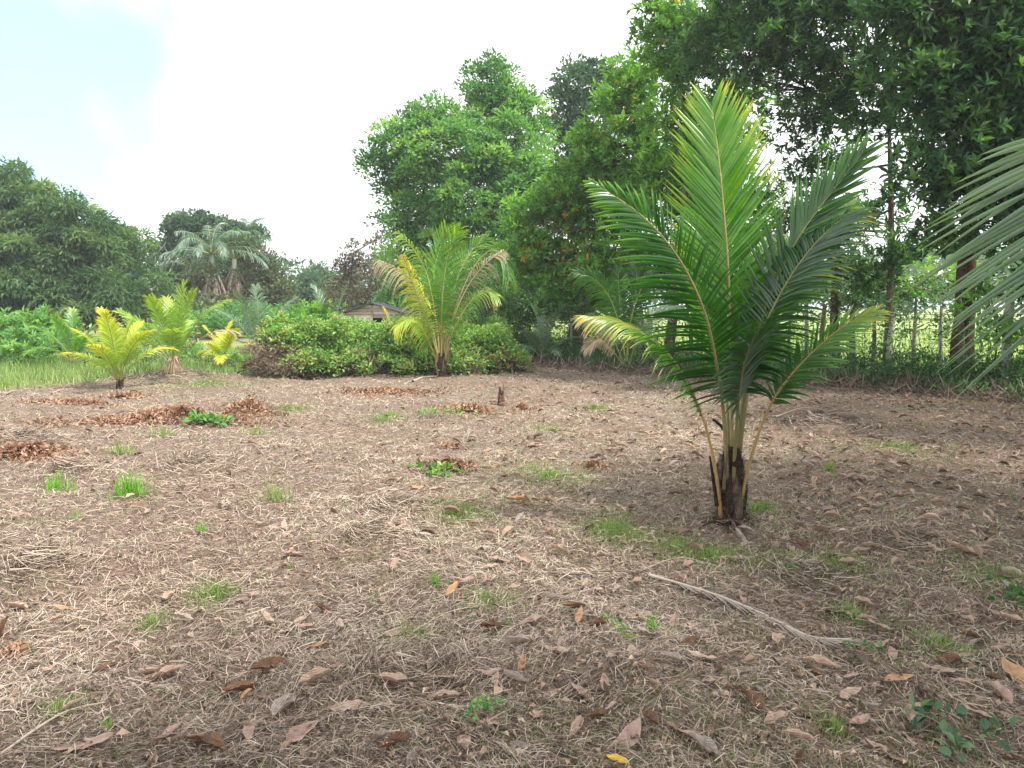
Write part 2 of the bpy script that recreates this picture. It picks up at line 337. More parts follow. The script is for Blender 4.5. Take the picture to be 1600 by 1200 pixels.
def rosette(bag, P, A, n, size, lw, g, r, tmpl=LEAF4, spread=(.5, 1.25), singles=None, mat=None, parent=None):
    """leaf rosettes at P around axes A"""
    m = len(P); idx = np.repeat(np.arange(m), n); k = np.tile(np.arange(n), m); N = m * n
    A = nrm(A); ref = nrm(np.cross(A, unit(m, g))); B = np.cross(A, ref)
    ph = k * 2.4 + g.uniform(0, 6.28, m)[idx] + g.uniform(-.25, .25, N); th = spread[0] + (spread[1] - spread[0]) * (k / max(n - 1, 1)) + g.uniform(-.12, .12, N)
    rad = np.cos(ph)[:, None] * ref[idx] + np.sin(ph)[:, None] * B[idx]
    D = np.cos(th)[:, None] * A[idx] + np.sin(th)[:, None] * rad; D = nrm(D + np.array([0, 0, -.12]))
    Nn = nrm(A[idx] * np.sin(th)[:, None] - rad * np.cos(th)[:, None] + .25 * unit(N, g))
    s = size * g.uniform(.7, 1.2, N); off = (k / n * .35 * size)[:, None]
    rr = np.clip(np.asarray(r)[idx] + g.uniform(-.18, .18, N), 0, 1); Pn = P[idx] - A[idx] * off
    if bag is not None: scatter(bag, tmpl[0], tmpl[1], Pn, frames(D, Nn), np.stack([s * lw, s, s * .9], -1), rr)
    else:
        R = frames(D, Nn); sc = np.stack([s * lw, s, s * .9], -1)
        for q in range(N):
            Vq = Pn[q] + (tmpl[0] * sc[q]) @ R[q].T
            mk('leaf', Vq, tmpl[1], mat, parent, np.full(len(Vq), rr[q]))

# ------------------------------------------------------------------ palms
def frond(root, pts, Lmax, n=46, mat=None, ral=None, hint=(0, -1, .15), t0=.18, a=(75, 28), droop=.25, width=.034, r0=.012, r1=.003, r=(.3, .3), tipyellow=.25, sides=(1, 1), single=0,
          K=5, seed=None, lift=.12, prof=None, jit=.05, missing=0.0, ral_r=.45, pet_r=None):
    g = np.random.default_rng(seed if seed is not None else int(rng.integers(1e9)))
    P = spline(pts, 28); tb = Bag(); rad = np.interp(np.linspace(0, 1, 28), [0, .08, .3, 1], [(pet_r or r0 * 1.5), r0, r0 * .75, r1])
    tube(tb, P, rad, 6, ral_r); fo = tb.build('frond', ral or M['rachis'], root, True)
    cum = np.concatenate([[0], np.cumsum(np.linalg.norm(np.diff(P, axis=0), axis=1))]); cum /= cum[-1]
    LV, LR = [], []; hint = np.array(hint, float)
    for s, fac in zip((-1, 1), sides):
        if fac <= 0: continue
        u = (np.arange(n) + .5 + g.uniform(-.3, .3, n)) / n; keep = g.uniform(0, 1, n) > missing; u = u[keep]; m = len(u)
        t = t0 + (1 - t0) * u
        pos = np.stack([np.interp(t, cum, P[:, q]) for q in range(3)], -1)
        Tn = nrm(np.stack([np.interp(t, cum, np.gradient(P[:, q], cum)) for q in range(3)], -1))
        Sd = nrm(np.cross(Tn, hint[None])); Nn = np.cross(Sd, Tn)
        # hint is the upper face; cross(T,N) gives the right-hand side seen from the face
        an = np.radians(a[0] + (a[1] - a[0]) * u ** .8) + g.normal(0, jit, m)
        D = nrm(Tn * np.cos(an)[:, None] + s * Sd * np.sin(an)[:, None] + Nn * lift + g.normal(0, jit * .6, (m, 3)))
        L = Lmax * fac * np.interp(u, *(prof or ([0, .12, .4, .75, .92, 1], [.45, .8, 1, .82, .55, .35]))) * g.uniform(.88, 1.08, m)
        k = np.linspace(0, 1, K + 1)
        dr = droop * g.uniform(.6, 1.4, m)
        C_ = pos[:, None] + D[:, None] * (L[:, None] * (k - .12 * dr[:, None] * k ** 2))[..., None] + np.array([0, 0, -1.]) * (L[:, None] * dr[:, None] * k ** 2.2)[..., None]
        Wd = Tn - (Tn * D).sum(-1, keepdims=True) * D; Wd = nrm(nrm(Wd) + .55 * Nn * g.uniform(.4, 1.4, m)[:, None])
        wk = width * np.interp(k, [0, .08, .45, .85, 1], [.35, 1, .9, .38, .04]) / 2
        Nf = np.cross(Wd, D)
        a1 = C_ + Wd[:, None] * wk[None, :, None]; a2 = C_ - Wd[:, None] * wk[None, :, None]; mid = C_ + Nf[:, None] * (wk * .45)[None, :, None]
        Vs = np.stack([a1, mid, a2], 2)                      # m,K+1,3,3
        rr = np.clip(r[0] + (r[1] - r[0]) * u[:, None] + g.normal(0, .05, m)[:, None] + tipyellow * k[None] ** 3, 0, 1)
        LV.append(Vs.reshape(m, -1, 3)); LR.append(np.repeat(rr, 3, axis=1))
    i = (np.arange(K)[:, None] * 3 + np.arange(2)[None]).ravel(); lf = np.stack([i, i + 1, i + 4, i + 3], -1)
    LV = np.concatenate(LV); LR = np.concatenate(LR); order = np.arange(len(LV))
    ns = min(single, len(LV))
    if ns:
        pick = order[np.linspace(0, len(LV) - 1, ns).astype(int)]
        for q in pick: mk('leaflet', LV[q], lf, mat, fo, LR[q], True)
        order = np.setdiff1d(order, pick)
    if len(order):
        b = Bag(); kk = LV.shape[1]; Fa = (np.arange(len(order))[:, None, None] * kk + lf[None]).reshape(-1, 4)
        b.add(LV[order].reshape(-1, 3), Fa, LR[order].ravel()); b.build('leaflets', mat, fo, True, 'stuff')
    return fo
def auto_frond(root, org, az, e0, bend, L, Lm, **kw):
    n = 9; s = np.linspace(0, 1, n); e = np.radians(e0 - bend * s ** 1.6); d = np.stack([np.cos(e) * math.cos(az), np.cos(e) * math.sin(az), np.sin(e)], -1)
    P = org + np.concatenate([[np.zeros(3)], np.cumsum((d[1:] + d[:-1]) / 2 * (L / (n - 1)), axis=0)])
    side = np.array([-math.sin(az), math.cos(az), 0]); up_ = np.cross(d[n // 2], side)
    if up_[2] < 0: up_ = -up_
    return frond(root, P, Lm, hint=up_, **kw)
def palm_base(root, p, h=.35, r=.09, seed=0, stubs=5):
    g = np.random.default_rng(seed); b = Bag(); zs = np.linspace(-.08, h, 9)
    tube(b, np.array([[p[0], p[1], p[2] + z] for z in zs]) + np.append(g.uniform(-.01, .01, 2), 0), r * np.interp(zs / h, [-.3, .1, .6, 1], [1.15, 1.05, .85, .6]), 14, .45, .12)
    b.build('trunk', M['fibre'], root)
    for k in range(stubs):
        a_ = g.uniform(0, 6.28); z0 = g.uniform(.1, .6) * h; sb = Bag(); q = np.array([p[0] + r * .7 * math.cos(a_), p[1] + r * .7 * math.sin(a_), p[2] + z0])
        e = q + np.array([math.cos(a_) * r * .6, math.sin(a_) * r * .6, h * g.uniform(.35, .8)])
        tube(sb, spline([q, (q + e) / 2 + np.array([math.cos(a_), math.sin(a_), 0]) * r * .2, e], 5), np.linspace(r * .28, r * .10, 5), 5, g.uniform(.3, .9), .15)
        sb.build('leaf_base', M['fibre'], root)

def B(px, py, Y, rx, rz, k=1.0):
    s = Y / F_PX; return (at(px, py, Y), (rx * s, (rx + rz) / 2 * s * .9, rz * s), k)
def foot(px, Y): p = at(px, 600, Y); return np.array([p[0], Y, Hf(p[0], Y)])

# ------------------------------------------------------------------ far trees
tree('mango_tree', foot(40, 36), [B(30, 340, 36, 75, 60), B(105, 385, 35, 70, 70), B(-70, 350, 36, 90, 90), B(20, 430, 34, 95, 60), B(150, 420, 36, 55, 60), B(185, 400, 37, 40, 45), B(212, 385, 38, 28, 24, .7),
      B(120, 470, 34, 85, 45), B(200, 465, 35, 50, 40), B(-60, 460, 34, 90, 60), B(45, 295, 37, 30, 26)], 'broad dense mango tree on the left edge with tall rounded crown',
     M['mango'], M['bark'], .38, .80, 7, 190, .30, .28, 1, tuple(at(60, 380, 36)), droop=.6, hue=(.0, 1.0))
tree('dark_tree', foot(300, 47), [B(285, 375, 47, 28, 36), B(300, 350, 47, 36, 14), B(262, 420, 47, 22, 40), B(330, 370, 48, 50, 26), B(385, 372, 48, 22, 18), B(340, 410, 48, 55, 40)], 'dark blue-green tree standing behind the royal palms',
     M['bluish'], M['bark'], .3, .6, 11, 60, .28, .5, 2, tuple(at(300, 390, 47)), hue=(.05, .6))
tree('vine_covered_tree', foot(400, 43), [B(400, 420, 43, 32, 40), B(420, 450, 43, 30, 36), B(380, 470, 42, 40, 30), B(435, 470, 42, 25, 25), B(280, 455, 42, 30, 36), B(240, 478, 42, 40, 24), B(300, 490, 39, 45, 22), B(345, 492, 39, 40, 20), B(310, 430, 40, 22, 20, .6)], 'rounded grey-green tree smothered in creepers right of the royal palms',
     M['olive'], M['bark'], .25, .55, 12, 60, .24, .45, 3, hue=(.1, .7))
for k, (lab, mt, blobs, sd) in enumerate([
    ('low hazy tree left of the wooden hut with blue-green crown', 'bluish', [B(450, 475, 56, 32, 26), B(478, 452, 58, 24, 22), B(500, 470, 56, 26, 30)], 4),
    ('hazy tree behind the hut with a small pointed top', 'bluish', [B(492, 440, 62, 20, 14), B(512, 452, 60, 24, 24), B(497, 425, 62, 5, 9, 2)], 5),
    ('dull green tree over the hut roof', 'olive', [B(540, 470, 50, 40, 26), B(590, 478, 46, 34, 26), B(620, 455, 44, 30, 28)], 6),
    ('round green bushy tree behind the left end of the vine mound', 'mid', [B(360, 500, 38, 50, 26), B(330, 512, 36, 40, 22), B(440, 505, 40, 50, 25)], 7),
    ('green tree at the right shoulder of the hut', 'mid', [B(645, 440, 40, 34, 36), B(622, 470, 40, 28, 26), B(680, 480, 38, 40, 40)], 8)]):
    tree('background_tree', foot(800 + (blobs[0][0][0] / blobs[0][0][1]) * F_PX, blobs[0][0][1]), blobs, lab, M[mt], M['bark'], .16, .55, 13, 55, .24, .5, sd, limbs=k == 1, hue=(.1, .7), group='trees along the far edge of the clearing')
tree('sparse_tree', foot(550, 44), [B(552, 400, 44, 17, 22, .9), B(535, 425, 44, 20, 20, .9), B(570, 430, 44, 24, 22, .9), B(550, 455, 44, 36, 22, .9), B(597, 365, 45, 10, 16, .7), B(592, 400, 45, 22, 22, .7)], 'thin brownish tree with sparse leaves rising above the hut',
     M['brownleaf'], M['bark'], .13, .40, 16, 34, .20, .5, 12, tuple(at(552, 395, 44)), hue=(.0, .9), twig=.8)
# bare twiggy tree between the mango tree and the dark tree
root = empty('bare_tree', foot(225, 41), 'leafless grey tree between the mango tree and dark tree', 'tree'); tb = Bag(); g = np.random.default_rng(5)
b0 = foot(225, 41); fork = at(225, 470, 41); tube(tb, spline([b0, (b0 + fork) / 2 + np.array([.2, 0, 0]), fork], 6), np.linspace(.14, .08, 6), 6, .8); tb.build('trunk', M['palebark'], root, True)
for k in range(9):
    tb = Bag(); tipp = at(225 + g.uniform(-30, 45), 400 + g.uniform(-5, 50), 41 + g.uniform(-1, 1)); lp = spline([fork, (fork + tipp) / 2 + g.uniform(-.4, .4, 3), tipp], 8); tube(tb, lp, np.linspace(.05, .012, 8), 4, .8)
    for q in range(14):
        s0 = lp[g.integers(2, 8)]; e = s0 + g.uniform(-1, 1, 3) * .7 + np.array([0, 0, .35]); tube(tb, spline([s0, (s0 + e) / 2 + g.uniform(-.1, .1, 3), e], 4), np.linspace(.014, .006, 4), 3, .9)
    tb.build('branch', M['palebark'], root)

# royal palms
for k, (px, py, Y, lab, L, nf, bl) in enumerate([(330, 398, 41, 'tall royal palm with a broad pale skirt of dead fronds', 3.2, 17, 1), (366, 405, 42, 'royal palm with narrow brown dead skirt, right of the tallest palm', 2.8, 15, 1),
                                             (303, 425, 42, 'shorter royal palm under the dark tree, no dead skirt', 2.5, 13, 0), (387, 372, 50, 'bluish palm top showing above the creeper covered tree', 2.0, 13, 0)]):
    b0 = foot(px, Y); top = at(px, py, Y); root = empty('royal_palm', b0, lab, 'palm tree', 'royal palms in the far tree line'); g = np.random.default_rng(k + 60)
    tb = Bag(); tube(tb, spline([b0, (b0 + top) / 2, top], 8), np.linspace(.22, .13, 8), 9, .6, .04); tb.build('trunk', M['palebark'], root, True)
    for q in range(nf):
        auto_frond(root, top, q * 2.4 + g.uniform(-.2, .2), g.uniform(15, 82), g.uniform(70, 120), L * g.uniform(.8, 1.05), .62, n=26, mat=M['gpalm'] if k != 1 else M['palm'], r=(.02, .2), K=3, width=.05, r0=.03, droop=.7, seed=q, tipyellow=.1)
    if bl:
        for q in range(20):
            auto_frond(root, top - np.array([0, 0, .25]), q * .9, g.uniform(-78, -58), 14, L * g.uniform(.7, 1.2), .34, n=16, mat=M['twig'], ral=M['twig'], r=(.45, .7), K=3, width=.07, r0=.03, droop=.8, seed=q + 40, a=(35, 15))

# ------------------------------------------------------------------ big trees, centre
tree('broad_tree', foot(755, 29), [B(770, 150, 29, 42, 46), B(765, 120, 29, 26, 26, .9), B(800, 175, 29, 45, 40), B(690, 200, 28.5, 55, 36), B(640, 235, 28, 48, 42), B(600, 262, 28, 30, 26, .9), B(720, 250, 27.5, 80, 50), B(805, 245, 28, 50, 60),
     B(660, 300, 28, 60, 45), B(620, 330, 28, 32, 40, .8), B(740, 320, 27.5, 80, 50), B(820, 300, 28, 40, 60), B(680, 380, 28, 55, 45), B(630, 395, 28.5, 32, 40, .8), B(770, 390, 28, 70, 50), B(840, 215, 29, 22, 30, .7)],
     'tallest light green broadleaf tree in the middle with a stepped crown', M['mid'], M['bark'], .30, .55, 12, 115, .19, .45, 20, tuple(at(765, 220, 28.5)), hue=(-.1, 1.1))
tree('bluish_tree', foot(910, 33), [B(905, 140, 33, 40, 34), B(935, 120, 33, 26, 22), B(880, 190, 33, 32, 40), B(925, 200, 33, 48, 50), B(905, 270, 33, 55, 50), B(870, 320, 33, 40, 50)],
     'dark bluish-green tree behind, right of the tallest tree', M['bluish'], M['bark'], .26, .5, 15, 62, .2, .5, 21, tuple(at(915, 180, 33)), hue=(.0, .7))
ACA = (LEAF4[0], LEAF4[1])
def rosette_tree(name, base, blobs, label, mat, bark, tr, seed,  dens=55, size=.17, lw=.34, nl=8, top=None, group=None, hue=(.15, .8), tpts=None, inner=.3, filler=.0, cat='tree'):
    g = np.random.default_rng(seed); root = empty(name, base, label, cat, group); top = np.array(top if top is not None else np.mean([b[0] for b in blobs], 0))
    tp = spline(tpts if tpts is not None else [base - np.array([0, 0, .1]), base * .5 + top * .5 + np.append(g.uniform(-.12, .12, 2), 0), top], 14)
    tb = Bag(); rr = np.linspace(tr, tr * .35, 14); rr[0] *= 1.4; rr[1] *= 1.1; tube(tb, tp, rr, 12, .4, .07); tb.build('trunk', bark, root, True)
    bag = Bag(); lb = Bag(); keep = []
    for b in blobs:
        c, rad = np.array(b[0]), np.array(b[1]); kf = b[2] if len(b) > 2 else 1
        n = max(5, int(dens * (5.2 if 12 < base[1] < 20 and base[0] > 0 and cat == 'tree' else 2.9) * kf * (rad[0] * rad[2] + rad[1] * rad[2] + rad[0] * rad[1]) / 3 * 4))
        # twigs each carry several rosettes
        nt_ = max(2, n // 6); tc_ = blob_clumps(c, rad, nt_, g, inner); j = min(max(int(np.argmin(np.abs(tp[:, 2] - (c[2] - rad[2] * .4)))), 4), 13)
        lp = spline([tp[j], (tp[j] + c) / 2 - np.array([0, 0, .1]), c], 6); tube(lb, lp, np.linspace(max(tr * .3, .015), .012, 6), 5, .4, .1)
        P, A = [], []; hv = []
        for q in tc_:
            s0 = lp[g.integers(2, 6)]; m_ = (s0 + q) / 2 + g.uniform(-.12, .12, 3); tube(lb, spline([s0, m_, q], 5), np.linspace(.013, .005, 5), 3, .4, cap=False)
            k = 6; dv = nrm(q - c); pts = q + g.normal(0, .20, (k, 3)) * np.array([1, 1, .8]); P.append(pts); A.append(nrm(dv * .5 + unit(k, g) * .7 + np.array([0, 0, .55]))); hv.append(np.full(k, g.uniform(*hue)))
            for z in pts[::3]: tube(lb, np.array([q, z]), [.005, .003], 3, .4, cap=False)
        P, A, hv = np.concatenate(P), np.concatenate(A), np.concatenate(hv); rosette(bag, P, A, nl, size, lw, g, np.clip(hv + g.uniform(-.1, .1, len(P)), 0, .96), LEAF4 if base[1] < 14.7 else LEAF2); keep.append((P, A))
        if filler: clump_leaves(bag, tc_, np.full(len(tc_), .38), int(filler), size * .95, lw, g, 0, g.uniform(*hue, len(tc_)), LEAF2)
    lb.build('limbs', bark, root, True); bag.build('crown', mat, root, False, 'stuff')
    return root, np.concatenate([k[0] for k in keep])
rosette_tree('broadleaf_tree', foot(885, 22), [B(990, 140, 20, 50, 50), B(960, 225, 20.5, 60, 55), B(900, 290, 21, 52, 40), B(1010, 250, 20, 55, 55), B(950, 320, 21, 75, 50), B(850, 350, 21.5, 50, 45), B(880, 420, 21.5, 70, 50), B(820, 400, 22, 40, 36),
     B(960, 400, 21, 60, 45)], 'bright green large-leaved tree between the tallest tree and the front palm', M['bright'], M['bark'], .2, 31, 24, .20, .40, 7, tuple(at(950, 260, 20.5)), hue=(.0, .95), filler=26)
tree('shrubby_tree', foot(860, 24), [B(830, 470, 23.5, 60, 40), B(760, 480, 24, 45, 40), B(900, 470, 23, 50, 45), B(800, 520, 23, 50, 30), B(930, 450, 22.5, 45, 45), B(730, 440, 25, 40, 40)], 'dense grey-green scrub tree behind the small dark palm',
     M['dark'], M['bark'], .12, .4, 28, 60, .13, .45, 33, hue=(.1, .9))

# ------------------------------------------------------------------ fence-row trees on the right
rosette_tree('fence_row_tree', foot(1385, 15.5), [B(1250, 60, 14.5, 90, 55), B(1340, 100, 14.5, 80, 50), B(1180, 120, 15, 70, 50, .8), B(1270, 180, 15.5, 90, 45, .9), B(1390, 175, 14.5, 60, 45), B(1120, 70, 15.5, 70, 60), B(1190, 0, 15, 90, 60), B(1320, -40, 14, 110, 70),
     B(1350, 330, 16, 36, 36, .55), B(1400, 380, 15.5, 30, 45, .9), B(1255, 260, 16, 40, 32, .7), B(1310, 240, 16.5, 40, 26, .6), B(1405, 290, 15.5, 24, 34, .5), B(1345, 420, 15.8, 45, 34, .9), B(1240, 340, 16.5, 40, 36, .6)], 'slender dark tree with a thin straight trunk in the fence row', M['dark'], M['bark'], .085, 41, 17, .17, .34, 7, tuple(at(1388, 150, 15.3)), hue=(.1, .75), filler=9, group='trees growing in the fence row')
rosette_tree('fence_row_tree', foot(1502, 14.6), [B(1500, 60, 13, 95, 80), B(1430, 130, 12.6, 62, 55), B(1560, 160, 13, 75, 75), B(1480, 210, 12.6, 65, 55), B(1540, 270, 12.8, 60, 45), B(1450, 290, 12.6, 45, 40), B(1600, 60, 12.5, 100, 120), B(1650, 260, 12.5, 90, 120),
     B(1590, 350, 12.8, 60, 45), B(1470, 360, 13, 40, 35, .8), B(1440, 10, 12.5, 90, 60), B(1680, 450, 13, 70, 60)], 'thickest red-brown trunk in the fence row with a heavy dark crown', M['dark'], M['redbark'], .215, 42, 20, .18, .34, 8,
     tuple(at(1525, 60, 13.6)), hue=(.05, .75), filler=14, group='trees growing in the fence row', tpts=[foot(1500, 14.6) - np.array([0, 0, .1]), at(1508, 480, 14.5), at(1512, 380, 14.3), at(1520, 250, 14), at(1528, 50, 13.6)])
rosette_tree('fence_row_tree', foot(1040, 18.5), [B(1090, 40, 17, 70, 55), B(1050, 95, 17.5, 42, 50), B(1070, 190, 18, 60, 50), B(1110, 260, 18.5, 60, 55), B(1050, 300, 19, 50, 50), B(1030, 30, 17, 30, 40), B(1120, 350, 19, 60, 50), B(1150, 180, 17.5, 50, 45, .8)],
     'leafy fence row tree with light green crown behind the front palm', M['bright'], M['bark'], .14, 43, 20, .18, .36, 7, tuple(at(1080, 180, 18)), hue=(.05, .8), filler=12, group='trees growing in the fence row')
rosette_tree('fence_row_tree', foot(1305, 16.8), [B(1300, 400, 17, 46, 46, .6), B(1240, 420, 17.5, 40, 40, .8), B(1330, 455, 17, 36, 26, .7), B(1200, 330, 17.5, 45, 50, .8), B(1290, 320, 17, 44, 40, .45)], 'reddish trunk in the fence row with low thin leafage',
     M['dark'], M['redbark'], .12, 44, 17, .15, .34, 7, tuple(at(1312, 330, 16.6)), hue=(.1, .8), filler=8, group='trees growing in the fence row')
rosette_tree('fence_row_tree', foot(1425, 15.8), [B(1430, 450, 15.8, 40, 28, .8), B(1475, 425, 16, 40, 30, .8), B(1385, 445, 16, 40, 32, .9), B(1560, 440, 16, 60, 24, .6)], 'young grey-barked tree left of the thickest trunk', M['mid'], M['palebark'], .055, 45, 18, .13, .34, 7, tuple(at(1432, 440, 15.8)), hue=(.2, .9), group='trees growing in the fence row')
rosette_tree('sapling', foot(1543, 13.8), [B(1545, 470, 13.8, 24, 26, .35), B(1556, 520, 13.6, 22, 16, .3), B(1600, 500, 13.2, 25, 30, .5), B(1530, 440, 13.8, 20, 15, .4)], 'spindly sapling with few broad leaves beside the grey fence post', M['bright'], M['bark'], .022, 46, 18, .17, .36, 6, tuple(at(1546, 450, 13.8)), hue=(.1, .7))
rosette_tree('fence_row_tree', foot(1215, 17.6), [B(1180, 450, 18, 50, 50), B(1120, 450, 18.5, 50, 50), B(1060, 430, 19.5, 50, 60, .8), B(1020, 400, 19.5, 40, 50)], 'dim leafy tree low behind the fronds of the front palm', M['dark'], M['bark'], .10, 47, 15, .15, .36, 7, hue=(.1, .8), filler=16, group='trees growing in the fence row')
# bare pole trunks in the row
g = np.random.default_rng(81)
for k, (px, y1, Y, r_, lab, bk) in enumerate([(1334, 470, 16.4, .085, 'dark leaning pole tree between the reddish trunk and slender tree', 'bark'), (1362, 480, 16.1, .05, 'thin dark stem with a slight bend near the slender tree', 'bark'),
        (1476, 480, 15, .05, 'thin grey stem just left of the thickest trunk', 'palebark'), (1262, 450, 17.2, .06, 'pale stem half hidden behind the right fronds of the front palm', 'palebark'),
        (1050, 470, 18.8, .06, 'pale stem behind the left fronds of the front palm', 'palebark'), (1004, 480, 19.4, .07, 'pale stem right of the back palm', 'palebark'), (928, 495, 20.6, .06, 'brown stem left of the back palm', 'bark'),
        (903, 490, 20.9, .06, 'dark stem in the gap behind the small dark palm', 'bark'), (888, 492, 21.1, .045, 'pale stem at the left of the fence gap', 'palebark'), (1232, 470, 17.3, .045, 'slim dark stem crossing behind the yellow tipped frond', 'bark')]):
    b0 = foot(px, Y); tp = at(px + g.uniform(-8, 8), y1, Y); root = empty('pole_tree', b0, lab, 'tree', 'slim stems in the fence row'); tb = Bag()
    tube(tb, spline([b0 - np.array([0, 0, .1]), (b0 + tp) / 2 + np.array([g.uniform(-.06, .06), 0, 0]), tp], 8), np.linspace(r_, r_ * .6, 8), 8, g.uniform(.3, .6), .1); tb.build('trunk', M[bk], root, True)
    fo = Bag(); cc = tp + g.normal(0, .28, (9, 3)); clump_leaves(fo, cc, np.full(9, .3), 26, .13, .38, g, .1, g.uniform(0, .8, 9)); fo.build('crown', M['dark'], root, False, 'stuff')

# tree whose crown reaches over the place where the photographer stands
tree('overhanging_tree', np.array([8.5, -1.5, 0.]), [((5.5, -1.5, 7.0), (3.0, 2.6, 1.6)), ((2.6, -2.6, 6.6), (2.6, 2.4, 1.4)), ((7.5, 2.0, 7.6), (2.4, 2.4, 1.8)), ((-.6, -2.6, 6.8), (2.2, 1.9, 1.2)), ((7.4, 3.2, 7.2), (2.2, 2.0, 1.5)), ((10.8, 7.6, 8.0), (2.4, 2.2, 1.8)), ((12.5, 5.0, 7), (2.4, 2.4, 2.0))], 'fence row tree whose crown reaches over the viewpoint',
     M['dark'], M['bark'], .24, .6, 6, 60, .3, .45, 90, (7.5, -1.0, 6.2), limbs=False)

# ------------------------------------------------------------------ fence
fence = empty('wire_fence', foot(1567, 13.4), 'barbed wire fence on rough round posts along the right side', 'fence')
def fence_pt(s, z): p = FA + FD * s; return np.array([p[0], p[1], z])
FL = np.linalg.norm(FB - FA)
s_post = [FL * k for k in (.30, .42, .53, .64, .74, .83, .91)]
pp = foot(1567, 13.6)
for k, s in enumerate(s_post):
    q = fence_pt(s, 0) + np.append(FN * .25, 0); q[2] = Hf(q[0], q[1]); tb = Bag(); hh = 1.55 * g.uniform(.85, 1.1)
    tube(tb, spline([q - [0, 0, .1], q + [g.uniform(-.05, .05), 0, hh * .5], q + [g.uniform(-.08, .08), 0, hh]], 6), np.linspace(.055, .045, 6), 8, .5, .08); tb.build('post', M['palebark'] if k % 2 else M['bark'], fence, True)
tb = Bag(); tube(tb, spline([pp - [0, 0, .1], pp + [.02, 0, .9], pp + [.03, 0, 1.80]], 9), np.linspace(.085, .072, 9), 12, .55, .07); tb.build('post', M['palebark'], fence, True)
for z in (.55, .95, 1.32):
    ends = [fence_pt(FL * .2, z) + np.append(FN * .25, 0), np.array([pp[0] - .03, pp[1] - .09, z + .1]), np.array([15.5, 8.5, z])]
    tb = Bag(); P = spline([ends[0], ends[0] * .5 + ends[1] * .5 - np.array([0, 0, .03]), ends[1], ends[2]], 40); tube(tb, P, .0045, 4, .5)
    for q in P[::1]: tube(tb, np.array([q - [.02, 0, .02], q + [.02, 0, .02]]), .003, 3, .5)
    tb.build('wire', M['wire'], fence)

# undergrowth along the fence
bag = Bag(); g = np.random.default_rng(77); n = 620; s = g.uniform(-.02, 1.28, n) * FL; w = g.uniform(-1.4, 1.1, n)
P = FA[None] + FD[None] * s[:, None] + FN[None] * w[:, None]; hh = g.uniform(.12, .85, n) * np.clip(1.25 - np.abs(w), .25, 1) * np.interp(s / FL, [0, .4, .8, 1.2], [1.25, .85, .95, 1.0])
cc = np.stack([P[:, 0], P[:, 1], H(P[:, 0], P[:, 1]) + hh * .6], -1)
clump_leaves(bag, cc, .28 + hh * .35, 80, .085, .45, g, .2, g.uniform(0, .8, n)); tag(bag.build('undergrowth', M['dark'], None, False, 'stuff'), 'dark low weeds and seedlings under the fence row')
bag = Bag(); n = 12000; s = g.uniform(-.02, 1.28, n) * FL; w = g.normal(-.6, .75, n); P = FA[None] + FD[None] * s[:, None] + FN[None] * w[:, None]
z = H(P[:, 0], P[:, 1]); D = nrm(np.stack([g.normal(0, .6, n), g.normal(0, .6, n), g.uniform(-.1, 1.0, n)], -1)); L = g.uniform(.15, .55, n)
scatter(bag, np.array([[-.5, 0, 0], [.5, 0, 0], [.3, .55, .05], [0, 1, 0.]]), np.array([[0, 1, 2, 3]]), np.stack([P[:, 0], P[:, 1], z + g.uniform(0, .1, n)], -1), frames(D, unit(n, g)), np.stack([np.full(n, .006), L * .8, L * .8], -1), g.uniform(0, .5, n))
w = g.normal(-.5, .6, 9000); s = g.uniform(-.02, 1.28, 9000) * FL; P = FA[None] + FD[None] * s[:, None] + FN[None] * w[:, None]; q_ = g.uniform(.06, .12, 9000)
scatter(bag, LEAF2[0] * np.array([1, 1, 2.]), LEAF2[1], np.stack([P[:, 0], P[:, 1], H(P[:, 0], P[:, 1]) + g.uniform(0, .12, 9000)], -1), frames(unit(9000, g), unit(9000, g)), np.stack([q_ * .5, q_, q_], -1), g.uniform(0, .4, 9000))
tag(bag.build('dead_brush', M['twig'], None, False, 'stuff'), 'grey dead brush and sticks piled along the fence row')
# scattered leaf sprigs on twiggy stems by the fence
bag = Bag(); n = 1150; s = g.uniform(.0, 1.25, n) * FL; w = g.uniform(-.6, 1.6, n); P = FA[None] + FD[None] * s[:, None] + FN[None] * w[:, None]
z = H(P[:, 0], P[:, 1]) + 2.1 * g.uniform(.1, 1, n) ** 1.3; Q = np.stack([P[:, 0], P[:, 1], z], -1); clump_leaves(bag, Q, np.full(n, .24), 14, .09, .45, g, .1, g.uniform(.1, .9, n))
for q in Q[::4]: tube(bag, spline([[q[0] + g.uniform(-.5, .5), q[1] + g.uniform(-.3, .3), 0.0], q * .5 + [g.uniform(-.1, .1) + q[0] * .5, q[1] * .5, 0], q], 5), np.linspace(.009, .004, 5), 3, .0, cap=False)
tag(bag.build('fence_creepers', M['dark'], None, False, 'stuff'), 'thin leafy stems and creepers climbing between the fence posts')

# far wood beyond the pasture
bag = Bag(); g = np.random.default_rng(3); n = 420; a_ = g.uniform(-.1, .95, n); R_ = g.uniform(95, 120, n); hh = g.uniform(2, 14, n)
cc = np.stack([np.sin(a_) * R_, np.cos(a_) * R_, hh * .55], -1); clump_leaves(bag, cc, g.uniform(1.5, 3, n), 50, .9, .6, g, 0, g.uniform(0, .8, n)); tag(bag.build('far_wood', M['mango'], None, False, 'stuff'), 'far-off line of trees beyond the pasture')
bag = Bag(); n = 460; a_ = g.uniform(-.85, 0.0, n); R_ = g.uniform(58, 68, n); hh = g.uniform(.5, 4.6, n); cc = np.stack([np.sin(a_) * R_, np.cos(a_) * R_, hh], -1)
clump_leaves(bag, cc, g.uniform(.8, 1.4, n), 50, .40, .5, g, 0, g.uniform(0, .7, n)); tag(bag.build('hazy_woods', M['bluish'], None, False, 'stuff'), 'continuous low woods closing off the clearing at the far left')

